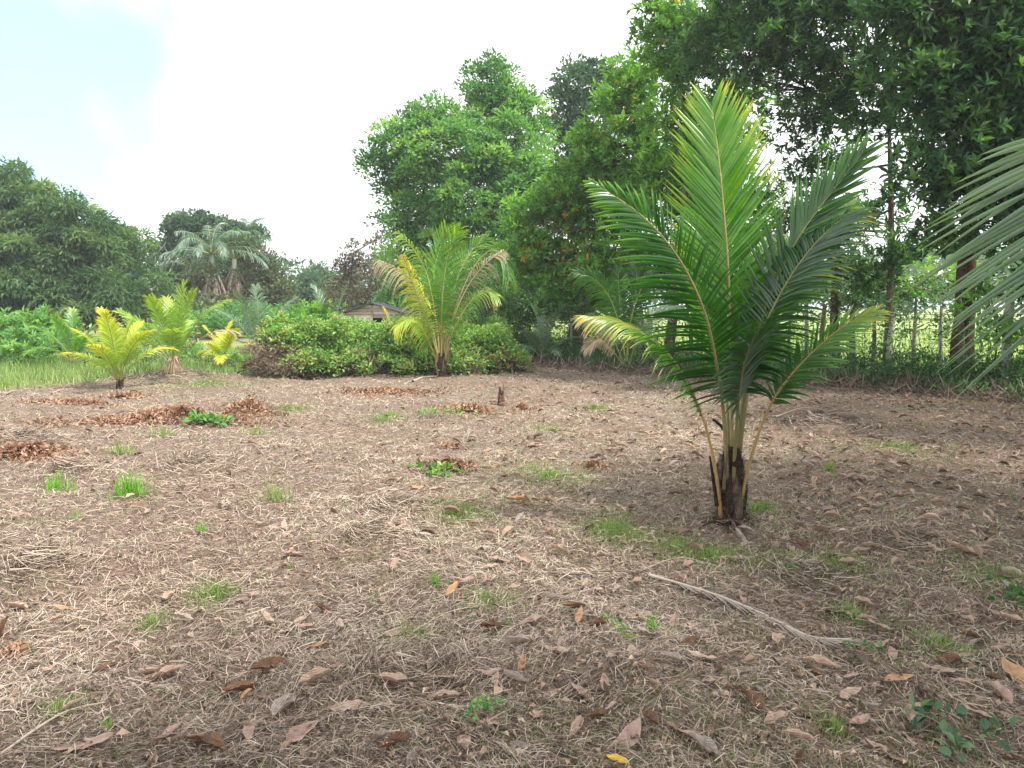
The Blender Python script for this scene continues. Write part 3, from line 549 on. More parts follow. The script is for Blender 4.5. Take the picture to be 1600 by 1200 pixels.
# ------------------------------------------------------------------ hut
HY = 27.0; hut = empty('wooden_hut', foot(584, HY), 'small weathered plank hut with a low dark gable roof behind the mound', 'hut')
hx = foot(584, HY)[0]; za = at(584, 475, HY)[2]; ze = at(584, 489, HY)[2]; hwid = 44 / F_PX * HY; g = np.random.default_rng(8)
nb = 14; bh = (za - .02) / nb
wood = ramp_mat('weathered_plank', [(0, (.24, .19, .16)), (.5, (.48, .39, .34)), (1, (.66, .57, .52))], .85, 0, .1, .5, 6, .5)
def boxv(x0, x1, y0, y1, z0, z1): return np.array([[x, y, z] for x in (x0, x1) for y in (y0, y1) for z in (z0, z1)])
BOXF = np.array([[0, 1, 3, 2], [4, 6, 7, 5], [0, 4, 5, 1], [2, 3, 7, 6], [0, 2, 6, 4], [1, 5, 7, 3]])
for k in range(nb):
    z0, z1 = k * bh, (k + 1) * bh - .014
    def half(z): return hwid if z < ze else max(.03, hwid * (za - z) / (za - ze))
    for sd in (-1, 1):
        if sd == 1 and at(600, 506, HY)[2] - .02 < (z0 + z1) / 2 < at(600, 498, HY)[2] + .0:   # the opening in the right half
            segs = [(half(z1) * .68, half(z0), half(z1))] if half(z1) > .5 else []
        else: segs = [(.012, half(z0), half(z1))]
        for a_, b0_, b1_ in segs:
            t_ = g.uniform(-.012, .012); v = boxv(a_, b0_, -.02 + t_, .01 + t_, z0, z1); v[5, 0] = v[7, 0] = b1_; v[:, 0] *= sd; v += [hx, HY, 0]
            v[:, 2] += g.uniform(-.006, .006); mk('plank', v, BOXF, wood, hut, np.full(8, g.uniform(.15, .9)))
mk('centre_batten', boxv(hx - .02, hx + .02, HY - .05, HY - .03, 0, za - .03), BOXF, wood, hut, np.full(8, .1))
mk('back_wall', boxv(hx - hwid + .03, hx + hwid - .03, HY + 2.1, HY + 2.16, 0, ze), BOXF, wood, hut, np.full(8, .1))
for sd in (-1, 1):
    mk('side_wall', boxv(hx + sd * (hwid - .05) - .02, hx + sd * (hwid - .05) + .02, HY + .03, HY + 2.1, 0, ze - .02), BOXF, wood, hut, np.full(8, .3))
    for k in range(5):
        z0 = ze - .14 - k * .17
        v = boxv(-.0, .62, -.02, .01, z0, z0 + .145); v[:, 0] = sd * (hwid + .015 + v[:, 0]) ; v += [hx, HY + .1, 0]
        if sd < 0: mk('plank', v, BOXF, wood, hut, np.full(8, g.uniform(.3, .9)))
tin = ramp_mat('dark_tin', [(0, (.06, .06, .065)), (1, (.14, .13, .13))], .6, 0, .3)
for sd in (-1, 1):
    nseg = 12; Vr = []
    for yy in np.linspace(HY - .18, HY + 2.35, nseg * 2):
        zz = .008 * (1 if int(yy * 9) % 2 else -1)
        Vr += [[hx, yy, za + .015 + zz], [hx + sd * (hwid + .14), yy, ze - .03 + zz], [hx, yy, za + .05 + zz], [hx + sd * (hwid + .14), yy, ze + .005 + zz]]
    Vr = np.array(Vr); i = np.arange(nseg * 2 - 1) * 4
    mk('roof_sheet', Vr, np.concatenate([np.stack([i, i + 1, i + 5, i + 4], -1), np.stack([i + 2, i + 6, i + 7, i + 3], -1), np.stack([i + 1, i + 3, i + 7, i + 5], -1), np.array([[0, 2, 3, 1], [i[-1] + 4, i[-1] + 5, i[-1] + 7, i[-1] + 6]])]), tin, hut)

# ------------------------------------------------------------------ vine mound
mound = empty('vine_mound', foot(610, 18.2), 'long heap of tangled green creepers with a dead brown left end', 'bush')
mb = [B(450, 560, 17.6, 62, 48, 1), B(520, 552, 18.4, 60, 42, 1), B(590, 552, 18.6, 70, 42, 1), B(660, 556, 18.4, 70, 45, 1), B(745, 560, 18.2, 60, 38, 1), B(790, 580, 17.8, 42, 32, 1), B(700, 575, 17.2, 60, 26, 1), B(560, 575, 17.2, 90, 28, 1), B(480, 580, 16.9, 50, 26, 1), B(640, 528, 19.5, 60, 22, 1), B(540, 528, 19.4, 90, 22)]
g = np.random.default_rng(19); mb += [B(g.uniform(420, 800), g.uniform(512, 560), g.uniform(17.4, 19.2), g.uniform(10, 26), g.uniform(9, 22), 1.3) for _ in range(30)]; bag = Bag(); core = Bag(); dead = Bag()
for b in mb:
    c, rad = np.array(b[0]), np.array(b[1]); n = int((170 if rad[0] > .45 else 260) * .72 * (rad[0] * rad[2] + rad[1] * rad[2] + rad[0] * rad[1]) / 1.6); cc = blob_clumps(c, rad, n, g, .72); cc = cc[cc[:, 2] > .04]; px_ = 800 + cc[:, 0] / cc[:, 1] * F_PX
    nz = vnoise(cc[:, 0] * 1.1, cc[:, 2] * 1.6, 31) * .6 + vnoise(cc[:, 0] * 3, cc[:, 2] * 3 + cc[:, 1], 32) * .4
    pdead = np.clip((478 - px_) / 50, 0, 1) * np.clip((.92 - cc[:, 2]) / .3, 0, 1) + .3 * np.clip((.2 - cc[:, 2]) / .1, 0, 1) + (nz > .78) * .3
    isd = g.uniform(0, 1, len(cc)) < pdead
    clump_leaves(bag, cc[~isd], np.full((~isd).sum(), .22) * g.uniform(.6, 1.4, (~isd).sum()), 46, .085, .62, g, .15, np.clip(nz[~isd] * .7 + g.uniform(-.1, .6, (~isd).sum()), 0, 1.1), LEAF2, .8)
    clump_leaves(dead, cc[isd], np.full(isd.sum(), .17), 60, .10, .14, g, .5, g.uniform(.1, .9, isd.sum()), LEAF2, .2)
    for q in cc[::7]: tube(core, spline([c + (q - c) * .2 - [0, 0, .2], (c + q) / 2 + g.normal(0, .12, 3), q], 5), .009, 3, g.uniform(.1, .6), cap=False)
    # matted dead inside of the heap
    if rad[0] > .5: clump_leaves(dead, c + unit(24, g) * rad * .55 * g.uniform(.3, 1, (24, 1)), np.full(24, .3), 40, .16, .25, g, .3, g.uniform(0, .3, 24), LEAF2, .2)
bag.build('creeper_leaves', M['vine'], mound, False, 'stuff'); dead.build('dead_creepers', M['deadvine'], mound, False, 'stuff'); core.build('vine_stems', M['twig'], mound, False, 'stuff')
rosette_tree('shrub', foot(505, 22.5), [B(498, 500, 22.5, 30, 18, 1.2), B(478, 506, 22.5, 22, 14), B(524, 512, 22.5, 18, 14)], 'bright green round shrub left of the hut', M['bright'], M['bark'], .03, 51, 60, .13, .45, 7, hue=(.3, .8), filler=10, cat='shrub')

# left shrubs
rosette_tree('shrub', foot(30, 22), [B(20, 530, 22, 40, 34), B(65, 520, 21.5, 26, 28), B(-25, 540, 22, 40, 40), B(45, 560, 21, 40, 18)], 'pale green large-leaved shrub at the left edge', M['mid'], M['bark'], .04, 52, 30, .24, .36, 8, hue=(.35, .95), filler=10, cat='shrub')
rosette_tree('shrub', foot(95, 20.5), [B(95, 545, 20.5, 34, 22), B(150, 560, 20, 30, 14)], 'low pale shrub between the left shrub and the yellow palm', M['mid'], M['bark'], .03, 53, 34, .16, .36, 7, hue=(.3, .9), filler=14, cat='shrub')
tree('shrub', foot(220, 19), [B(230, 572, 19, 36, 15), B(205, 560, 19.4, 26, 12)], 'dark low shrub between the yellow palm and the tall green palm', M['dark'], M['bark'], .03, .25, 60, 60, .08, .4, 54, hue=(.3, 1), cat='shrub')
tree('shrub', foot(325, 19.5), [B(320, 570, 19.5, 40, 14), B(370, 565, 19.5, 34, 16), B(300, 555, 20.5, 40, 14)], 'leafy green thicket joining the mound on its left', M['mid'], M['bark'], .03, .25, 60, 60, .09, .45, 55, hue=(.2, .9), cat='shrub')
tree('shrub', foot(380, 17.6), [B(385, 578, 17.6, 22, 10)], 'dry brown brush heap at the left foot of the mound', M['deadvine'], M['bark'], .02, .2, 90, 70, .12, .16, 56, hue=(0, .6), cat='shrub', limbs=False)

# ------------------------------------------------------------------ young coconut palms
def auto_palm(px, py, label, hpx, wpx, nf, mat, seed, r=(.3, .35), tipy=.25, e_rng=(30, 86), Y=None, trunk_h=.22, Lfrac=.26, n=42, dead=0, bendk=1.0, group='young coconut palms around the clearing', width=.026, ral=None, droop=.35, az0=None):
    p = on(px, py) if Y is None else foot(px, Y); Y = p[1]; s = Y / F_PX; Ht = hpx * s; Wt = wpx * s / 2; g = np.random.default_rng(seed)
    root = empty('coconut_palm', p, label, 'palm', group); palm_base(root, p, trunk_h, .07, seed, 3)
    for k in range(nf):
        f = k / max(nf - 1, 1); e0 = e_rng[1] - (e_rng[1] - e_rng[0]) * f ** 1.1 + g.uniform(-4, 4); az = (az0 if az0 is not None else g.uniform(0, 6)) + k * 2.4 + g.uniform(-.25, .25)
        L = (Ht - trunk_h) * (1.05 if e0 > 60 else .95) * g.uniform(.85, 1.1); L = min(L, Wt / max(math.cos(math.radians(e0 - 20)), .3) * 1.15)
        bend = (25 + 60 * f) * bendk * g.uniform(.8, 1.2); isdead = k >= nf - dead
        o = np.array([p[0] + .03 * math.cos(az), p[1] + .03 * math.sin(az), p[2] + trunk_h * .75])
        auto_frond(root, o, az, e0, bend, L, L * Lfrac + .10, n=n, mat=M['deadpalm'] if isdead else mat, ral=ral or M['rachis'], r=r if not isdead else (.4, .8), K=4, width=width, r0=.014, droop=droop * (1.6 if isdead else 1), seed=seed * 31 + k, tipyellow=tipy, t0=.24, a=(62, 22), lift=.25, missing=.35 if isdead else .03)
    return root, p
auto_palm(187, 608, 'small bright yellow palm standing alone at the left of the clearing', 122, 150, 10, M['ypalm'], 1, (.28, .62), .3, (50, 86), bendk=.75, az0=.3, ral=M['rachis'])
r_, p_ = auto_palm(272, 588, 'tall yellow-green palm with straw skirt between yellow palm and mound', 140, 170, 11, M['ypalm'], 2, (.08, .36), .35, (48, 87), bendk=.75, trunk_h=.35, dead=1, az0=1.1)
g = np.random.default_rng(4); n = 500; bag = Bag(); a_ = g.uniform(0, 6.28, n); P = np.stack([p_[0] + .07 * np.cos(a_), p_[1] + .07 * np.sin(a_), p_[2] + g.uniform(.15, .42, n)], -1)
D = nrm(np.stack([np.cos(a_) * .35, np.sin(a_) * .35, np.full(n, -.9)], -1) + .25 * unit(n, g)); scatter(bag, np.array([[-.5, 0, 0], [.5, 0, 0], [0, 1, 0.]]), np.array([[0, 1, 2]]), P, frames(D, unit(n, g)), np.stack([np.full(n, .016), g.uniform(.2, .4, n), np.ones(n)], -1), g.uniform(.4, 1, n))
bag.build('straw_skirt', M['deadpalm'], r_, False, 'stuff')
auto_palm(118, 572, 'dull green palm with drooping fronds behind the small yellow palm', 92, 130, 9, M['palm'], 3, (.45, .6), .3, (25, 84), Y=19.5, az0=2.2)
auto_palm(350, 575, 'low yellow palm with spreading fronds left of the mound', 68, 100, 9, M['ypalm'], 4, (.45, .7), .3, (30, 80), Y=19.5, az0=.9)
auto_palm(408, 575, 'blue-green palm rising behind the left end of the mound', 118, 120, 9, M['gpalm'], 5, (.0, .2), .2, (30, 86), Y=21.5, az0=1.9)
auto_palm(520, 570, 'green palm with arching fronds just left of the hut', 112, 110, 8, M['gpalm'], 6, (.1, .3), .2, (35, 86), Y=23.2, az0=.2)
auto_palm(620, 565, 'yellow palm half hidden behind the mound in front of the hut', 82, 110, 7, M['ypalm'], 7, (.45, .75), .3, (32, 84), Y=21.5, az0=2.9)
auto_palm(228, 560, 'spreading green palm behind the tall yellow-green palm', 96, 140, 8, M['palm'], 8, (.5, .65), .3, (25, 75), Y=21.5, az0=.5)
auto_palm(848, 566, 'small dark green palm right of the mound', 95, 100, 8, M['gpalm'], 9, (.0, .25), .15, (30, 86), Y=20.3, az0=3.0)
# palm behind the front palm, on the left
pb = on(978, 580); root = empty('coconut_palm', pb, 'dark green palm seen behind the left fronds of the front palm', 'palm', 'young coconut palms around the clearing'); palm_base(root, pb, .25, .08, 12, 3); Yb = pb[1]
for k, (pts, L, mt, r, hint) in enumerate([
    ([(978, 572, 0), (970, 520, 0), (955, 470, -.1), (930, 437, -.2), (898, 425, -.3)], .58, 'palm', (.38, .5), (0, -1, .5)), ([(978, 572, 0), (972, 520, .1), (968, 470, .2), (965, 415, .3)], .5, 'palm', (.2, .3), (0, -1, .2)),
    ([(980, 572, 0), (984, 510, 0), (1000, 455, 0), (1025, 420, 0)], .5, 'palm', (.2, .3), (0, -1, .3)), ([(976, 572, 0), (955, 525, -.2), (930, 500, -.3), (900, 500, -.4)], .42, 'gpalm', (.4, .6), (0, -.8, .6)),
    ([(982, 572, 0), (1000, 520, -.1), (1020, 490, -.2), (1060, 480, -.3)], .45, 'gpalm', (.2, .3), (0, -.8, .6)), ([(978, 572, 0), (985, 500, .3), (995, 440, .4), (990, 400, .6)], .45, 'palm', (.1, .3), (0, -1, .2)),
    ([(975, 572, 0), (950, 540, -.3), (935, 530, -.5), (915, 545, -.6)], .35, 'deadpalm', (.4, .6), (0, -.7, .7))]):
    frond(root, [at(x, y, Yb + d) for x, y, d in pts], L * 1.12, 52, M[mt], hint=hint, r=r, seed=200 + k, width=.030, droop=.4, t0=.3, r0=.016, a=(68, 25))

# middle palm, by the mound
pm = on(690, 588); Ym = pm[1]; root = empty('coconut_palm', pm, 'middle palm against the vine mound with yellow stalks and some brown fronds', 'palm', 'young coconut palms around the clearing'); palm_base(root, pm, .55, .12, 13, 6)
for k, (pts, L, mt, r, hint, a_, dr, sd) in enumerate([
    ([(690, 566, 0), (690, 500, .1), (694, 440, .2), (705, 385, .2), (722, 358, 0)], .85, 'palm', (.5, .62), (0, -1, .0), (55, 22), .25, (1, 1)),
    ([(690, 566, 0), (684, 500, .2), (676, 430, .5), (690, 380, .7), (700, 352, .6)], .80, 'palm', (.45, .62), (0, -1, .0), (50, 22), .25, (1, 1)),
    ([(687, 566, 0), (680, 500, 0), (664, 430, 0), (640, 390, -.1), (612, 362, -.2)], .62, 'ypalm', (.05, .25), (0, -.8, .6), (75, 35), .9, (1, .9)),
    ([(686, 568, 0), (672, 505, 0), (648, 450, 0), (615, 422, 0), (572, 405, .1)], .50, 'deadpalm', (.4, .7), (-.2, -.7, .8), (70, 40), 1.1, (1, .8)),
    ([(686, 568, 0), (668, 510, -.2), (648, 465, -.3), (632, 425, -.4), (622, 400, -.4)], .55, 'ypalm', (.45, .75), (-.3, -1, .2), (70, 35), .7, (1, 1)),
    ([(689, 568, 0), (690, 510, -.3), (690, 455, -.6), (684, 425, -.9), (672, 408, -1.1)], .62, 'palm', (.35, .5), (0, -.6, .8), (80, 45), .8, (1, 1)),
    ([(693, 568, 0), (708, 505, 0), (735, 450, 0), (768, 412, 0), (800, 392, .1)], .55, 'deadpalm', (.25, .65), (.2, -.8, .6), (70, 40), .8, (1, .9)),
    ([(693, 568, 0), (712, 490, .2), (742, 425, .3), (775, 392, .3), (802, 402, .2), (810, 438, .1)], .60, 'palm', (.3, .45), (.1, -.5, .9), (75, 35), .9, (1, 1)),
    ([(694, 568, 0), (712, 515, -.2), (738, 475, -.3), (765, 455, -.4), (790, 462, -.5)], .60, 'palm', (.5, .7), (0, -.6, .9), (70, 35), .7, (1, 1)),
    ([(692, 566, 0), (704, 490, .3), (720, 430, .4), (745, 390, .5), (770, 372, .5)], .75, 'palm', (.5, .6), (0, -1, .2), (60, 25), .3, (1, 1)),
    ([(684, 568, 0), (664, 528, -.2), (648, 505, -.3), (628, 500, -.4), (608, 512, -.5)], .5, 'ypalm', (.25, .55), (0, -.6, .9), (70, 30), .8, (1, 1)),
    ([(690, 566, 0), (696, 500, .3), (702, 440, .6), (730, 400, 1.1), (750, 395, 1.4)], .7, 'palm', (.45, .6), (0, -.8, .5), (60, 30), .5, (1, 1))]):
    frond(root, [at(690 + (x - 690) * .88, y, Ym + d) for x, y, d in pts], L * .96, 52, M[mt], ral=M['deadpalm'] if mt == 'deadpalm' else M['rachis'], hint=hint, r=r, seed=300 + k, width=.026, droop=dr, t0=.26, r0=.020, pet_r=.030, a=a_, sides=sd, ral_r=.6, single=25, K=4, missing=.35 if mt == 'deadpalm' else .03, tipyellow=.22)

# front palm
p0 = on(1141, 815); Y0 = p0[1]; root = empty('coconut_palm', p0, 'large front palm with upright deep green fronds and dark fibrous base', 'palm', 'young coconut palms around the clearing')
tb = Bag(); kk = 16; zs = np.linspace(-.1, .56, kk); hx0 = np.interp(zs, [-.1, 0, .06, .15, .3, .45, .56], [.14, .112, .092, .086, .076, .060, .036])
Pz = np.array([[p0[0] + .012 * math.sin(z * 9), p0[1] + .01 * math.cos(z * 11), p0[2] + z] for z in zs]); tube(tb, Pz, hx0, 20, .4, .13); tb.build('trunk', M['fibre'], root)
g = np.random.default_rng(3)
for k in range(11):   # old leaf bases wrapped round the foot
    a_ = k * 2.4 + g.uniform(-.3, .3); z0 = g.uniform(.0, .34); R0 = .080 - .05 * z0; sb = Bag(); out_ = np.array([math.cos(a_), math.sin(a_), 0]); q = p0 + out_ * R0 * .8 + [0, 0, z0]
    hh = g.uniform(.12, .30); e = q + out_ * g.uniform(.01, .05) + [0, 0, hh]; tube(sb, spline([q, q * .5 + e * .5 + out_ * .015, e], 6), np.linspace(.042, .012, 6), 7, g.uniform(.2, .8), .18); sb.build('leaf_base', M['fibre'], root)
n = 2600; a_ = g.uniform(0, 6.28, n); z_ = g.uniform(-.01, .56, n); R_ = np.interp(z_, [0, .06, .3, .56], [.115, .095, .079, .041]); bag = Bag()
P = np.stack([p0[0] + R_ * np.cos(a_), p0[1] + R_ * np.sin(a_), p0[2] + z_], -1); D = nrm(np.stack([np.cos(a_) * .3, np.sin(a_) * .3, g.uniform(-1, 1, n)], -1) + .3 * unit(n, g))
scatter(bag, np.array([[-.5, 0, 0], [.5, 0, 0], [0, 1, 0.]]), np.array([[0, 1, 2]]), P, frames(D, unit(n, g)), np.stack([g.uniform(.002, .006, n), g.uniform(.02, .11, n), np.ones(n)], -1), g.uniform(.2, 1, n)); bag.build('fibres', M['fibre'], root, False, 'stuff')
for k in range(26):   # surface roots and rotted stubs spreading into the litter
    a_ = g.uniform(0, 6.28); sb = Bag(); o_ = np.array([math.cos(a_), math.sin(a_), 0]); q = p0 + o_ * .10 + [0, 0, g.uniform(0, .06)]; e = p0 + o_ * g.uniform(.17, .30) + [0, 0, -.01]; tube(sb, spline([q, (q + e) / 2 + [0, 0, .015], e], 5), np.linspace(.011, .004, 5), 5, g.uniform(.2, .9), .2); sb.build('root', M['fibre'], root)
for pts, rr_, r_v, nm in [([(1120, 790, -.06), (1114, 745, -.06), (1109, 712, -.06)], [.016, .012, .006], .2, 'leaf_base'), ([(1146, 728, -.10), (1152, 712, -.11), (1153, 700, -.10)], [.02, .024, .01], .15, 'leaf_base'), ([(1132, 672, -.03), (1124, 663, -.03), (1114, 655, -.04)], [.014, .011, .009], .35, 'leaf_base'),
                          ([(1131, 765, -.11), (1133, 735, -.11), (1136, 705, -.10)], [.014, .010, .002], .7, 'leaf_base')]:
    sb = Bag(); tube(sb, spline([at(x, y, Y0 + d) for x, y, d in pts], 7), np.interp(np.linspace(0, 1, 7), [0, .5, 1], rr_), 7, r_v, .12); sb.build(nm, M['fibre'], root)
FR = [
    # centre, upright, facing the viewer
    dict(pts=[(1144, 745, .02), (1143, 640, .08), (1141, 540, .14), (1139, 440, .20), (1131, 330, .28), (1122, 240, .38), (1112, 165, .50)], L=.66, n=78, r=(.46, .58), hint=(-.05, -1, .05), a=(56, 26), droop=.03, t0=.37, single=110, tip=.30, lift=.10, w=.029, jit=.038, rb=.55),
    # left front
    dict(pts=[(1137, 750, -.05), (1130, 640, -.12), (1118, 560, -.20), (1098, 480, -.28), (1058, 400, -.36), (1000, 335, -.42), (924, 284, -.44)], L=.60, n=74, r=(.08, .42), hint=(.15, -1, .35), sides=(1.08, .82), a=(84, 22), droop=.14, t0=.33, single=100, tip=.34, lift=.06, w=.026, rb=.5, jit=.05, prof=([0, .12, .4, .7, .9, 1], [.45, .85, 1, .68, .32, .10])),
    # right upper
    dict(pts=[(1152, 740, .02), (1168, 610, .04), (1184, 520, .05), (1212, 440, .06), (1252, 365, .08), (1300, 300, .10), (1352, 236, .12)], L=.50, n=60, r=(.24, .36), hint=(-.35, -1, .15), a=(52, 18), droop=.08, t0=.38, single=50, tip=.3, lift=.14, w=.027, rb=.4, sides=(1, .9)),
    # right dark, hanging
    dict(pts=[(1150, 745, -.03), (1160, 640, -.06), (1176, 560, -.10), (1204, 490, -.14), (1240, 425, -.12), (1282, 372, -.05), (1330, 330, .02)], L=.56, n=58, r=(.0, .2), hint=(-.75, -.5, .6), a=(78, 36), droop=.28, t0=.37, single=40, tip=.16, lift=.10, w=.027, rb=.2),
    # lower left, old
    dict(pts=[(1121, 800, -.08), (1119, 740, -.10), (1102, 665, -.14), (1075, 600, -.18), (1035, 545, -.22), (975, 505, -.26), (915, 494, -.30)], L=.33, n=54, r=(.25, .86), hint=(.45, -.35, .9), a=(52, 20), droop=.50, t0=.40, single=0, tip=.35, lift=.0, w=.020, rb=.85, r0=.013),
    # lower right, old
    dict(pts=[(1157, 800, -.08), (1172, 720, -.10), (1196, 650, -.12), (1225, 600, -.14), (1268, 552, -.16), (1318, 510, -.18), (1366, 486, -.2)], L=.33, n=50, r=(.15, .78), hint=(-.35, -.6, .75), a=(60, 22), droop=.22, t0=.48, single=0, tip=.22, lift=.02, w=.021, rb=.7, r0=.013),
    # back right, behind
    dict(pts=[(1148, 740, .06), (1165, 600, .14), (1195, 490, .24), (1240, 410, .34), (1290, 352, .42), (1335, 322, .5)], L=.50, n=50, r=(.42, .66), hint=(-.1, -1, .3), a=(60, 26), droop=.30, t0=.42, single=0, tip=.3, lift=.1, w=.025, rb=.5),
    # inner fronds that thicken the middle
    dict(pts=[(1140, 750, .10), (1136, 630, .22), (1126, 520, .36), (1108, 420, .50), (1092, 350, .66)], L=.55, n=50, r=(.22, .4), hint=(.1, -1, .15), a=(60, 26), droop=.15, t0=.44, single=0, tip=.25, lift=.1, w=.026, rb=.4),
    dict(pts=[(1146, 750, -.08), (1152, 650, -.2), (1160, 580, -.36), (1176, 530, -.52), (1200, 500, -.66)], L=.42, n=44, r=(.02, .22), hint=(-.2, -.35, 1), a=(70, 35), droop=.25, t0=.50, single=0, tip=.1, lift=.05, w=.026, rb=.3),
    dict(pts=[(1148, 745, .05), (1158, 640, .2), (1174, 540, .4), (1190, 450, .6), (1200, 380, .8)], L=.5, n=48, r=(.15, .3), hint=(-.1, -1, .1), a=(58, 26), droop=.12, t0=.46, single=0, tip=.2, lift=.1, w=.026, rb=.4),
]
for k, f in enumerate(FR):
    frond(root, [at(1141 + (f['pts'][0][0] - 1141) * .7, 808, Y0 + f['pts'][0][2] * .4)] + [at(x, y, Y0 + d) for x, y, d in f['pts'][(1 if f['pts'][0][1] > 790 else 0):]], f['L'], f['n'], M['palm'], hint=f['hint'], r=f['r'], seed=400 + k, width=f['w'], droop=f['droop'], t0=f['t0'], r0=f.get('r0', .017), pet_r=f.get('r0', .017) * 1.45, r1=.004, a=f['a'], sides=f.get('sides', (1, 1)),
          ral=M['petiole'], ral_r=f['rb'], single=f['single'], K=7, tipyellow=f['tip'], lift=f['lift'], prof=f.get('prof'), jit=f.get('jit', .06), missing=.03)

# palm just outside the frame on the right, one frond reaching in
Yr = 3.15; pr = np.array([at(2050, 600, Yr)[0], Yr, 0.0]); pr[2] = Hf(pr[0], pr[1]); root = empty('coconut_palm', pr, 'palm at the right edge, only its pale hanging leaflets in view', 'palm', 'young coconut palms around the clearing'); palm_base(root, pr, .6, .11, 14, 5)
bx = pr + np.array([0, 0, .45])
frond(root, [bx, at(1930, 740, Yr), at(1835, 590, Yr), at(1765, 475, Yr), at(1706, 380, Yr), at(1664, 310, Yr), at(1632, 255, Yr), at(1614, 215, Yr)], .76, 40, M['gpalm'], hint=(.05, -1, .1), r=(.05, .30), seed=501, width=.023, droop=.07, t0=.70, r0=.022, a=(90, 80), sides=(1, .4), single=28, K=8, tipyellow=.35, lift=-.05, r1=.005, jit=.035,
      prof=([0, .4, .7, .9, 1], [1, 1, .85, .5, .3]))
for k, (az, e0, L) in enumerate([(1.2, 70, 1.6), (-.6, 60, 1.5), (2.2, 78, 1.7), (-2.2, 72, 1.3)]):
    auto_frond(root, bx, az, e0, 50, L, .6, n=30, mat=M['gpalm'], r=(.2, .4), K=4, width=.034, r0=.02, droop=.3, seed=510 + k)

# ------------------------------------------------------------------ litter on the ground
g = np.random.default_rng(101)
def polar(n, d0, d1, a=.82, pw=0.0):
    d = d0 * (d1 / d0) ** g.uniform(0, 1, n) ** (1 + pw); az = g.uniform(-a, a, n); return d * np.sin(az), d * np.cos(az), d
def mask_dead(x, y): return (left_grass(x, y) < .3) & (beyond(x, y) < .9)
bag = Bag()
x, y, d = polar(215000, 1.75, 24); k_ = mask_dead(x, y); x, y, d = x[k_], y[k_], d[k_]; n = len(x)
reg = vnoise(x * .7, y * .7, 41) * .5 + vnoise(x * 2.6, y * 2.6, 42) * .5; az = g.uniform(0, 6.28, n) * .55 + 6.28 * vnoise(x * 1.3, y * 1.3, 43)
pit = g.normal(.06, .20, n); upr = g.uniform(0, 1, n) < .035; pit[upr] = g.uniform(.5, 1.3, upr.sum())
D = np.stack([np.cos(az) * np.cos(pit), np.sin(az) * np.cos(pit), np.sin(pit)], -1); L = g.gamma(2.6, .024, n) + .022; L *= np.interp(d, [2, 10, 24], [.85, 1.25, 1.8]); Wd = g.uniform(.0012, .0030, n) * np.interp(d, [2, 6, 24], [1, 1.7, 4.5])
z = H(x, y) + g.uniform(0, 1, n) ** 2 * .035 + .002
tv = np.array([[-.5, -.5, 0], [.5, -.5, 0], [.5, 0, .06], [-.5, 0, .06], [0, .5, -.03]]); tf = np.array([[0, 1, 2], [0, 2, 3], [3, 2, 4]])
tvn = np.broadcast_to(tv, (n, 5, 3)).copy(); cv = g.normal(0, .10, n); tvn[:, 2:4, 0] += (cv * L / Wd)[:, None]; tvn[:, 2:4, 2] *= g.normal(.8, 1.2, n)[:, None]
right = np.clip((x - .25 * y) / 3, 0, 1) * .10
r = np.clip(g.beta(2.0, 2.2, n) * .95 + (reg - .5) * .5 - right + np.where(upr, .1, 0) - np.clip((3.4 - d) / 3, 0, .12), 0, 1)  # straw nearest the viewpoint is darkened: canopy shade put into its colour
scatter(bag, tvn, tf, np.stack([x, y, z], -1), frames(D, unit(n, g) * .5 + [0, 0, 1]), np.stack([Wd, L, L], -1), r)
tag(bag.build('dry_grass_straw', M['straw'], None, False, 'stuff'), 'matted grey and tan mown grass covering the ground')
# crumbs of broken leaf
bag = Bag(); x, y, d = polar(40000, 1.75, 22); k_ = mask_dead(x, y) & (g.uniform(0, 1, len(x)) < .35 + .65 * np.clip(vnoise(x * 1.1, y * 1.1, 51) * 1.2 + .12 * (x - .1 * y), 0, 1)); x, y, d = x[k_], y[k_], d[k_]; n = len(x)
s = g.gamma(3, .0042, n) + .005; s *= np.interp(d, [2, 20], [1, 2.2]); D = unit(n, g); D[:, 2] *= .35
scatter(bag, LEAF2[0] * np.array([1, 1, 2.2]), LEAF2[1], np.stack([x, y, H(x, y) + g.uniform(.004, .035, n)], -1), frames(D, unit(n, g) * .6 + [0, 0, 1]), np.stack([s * g.uniform(.4, .9, n), s * 1.3, s], -1), g.beta(1.6, 2, n))
tag(bag.build('leaf_crumbs', M['crumb'], None, False, 'stuff'), 'small broken pieces of dead leaf between the straw')
# mid sized dead leaves, too many to count, further off
bag = Bag(); x, y, d = polar(6500, 4.5, 22, pw=-.35); k_ = mask_dead(x, y) & (g.uniform(0, 1, len(x)) < np.clip(.18 + .14 * (x + .5) + .5 * (vnoise(x, y, 52) - .5), .06, 1)); x, y, d = x[k_], y[k_], d[k_]; n = len(x)
s = g.uniform(.07, .16, n); D = unit(n, g); D[:, 2] *= .25
scatter(bag, LEAF4[0] * np.array([1, 1, 1.6]), LEAF4[1], np.stack([x, y, H(x, y) + g.uniform(.012, .04, n)], -1), frames(D, unit(n, g) * .4 + [0, 0, 1]), np.stack([s * .32, s, s * .9], -1), np.clip(g.normal(.5, .2, n), 0, 1))
tag(bag.build('leaf_litter', M['crumb'], None, False, 'stuff'), 'small dry leaves strewn thinly over the far part of the clearing')

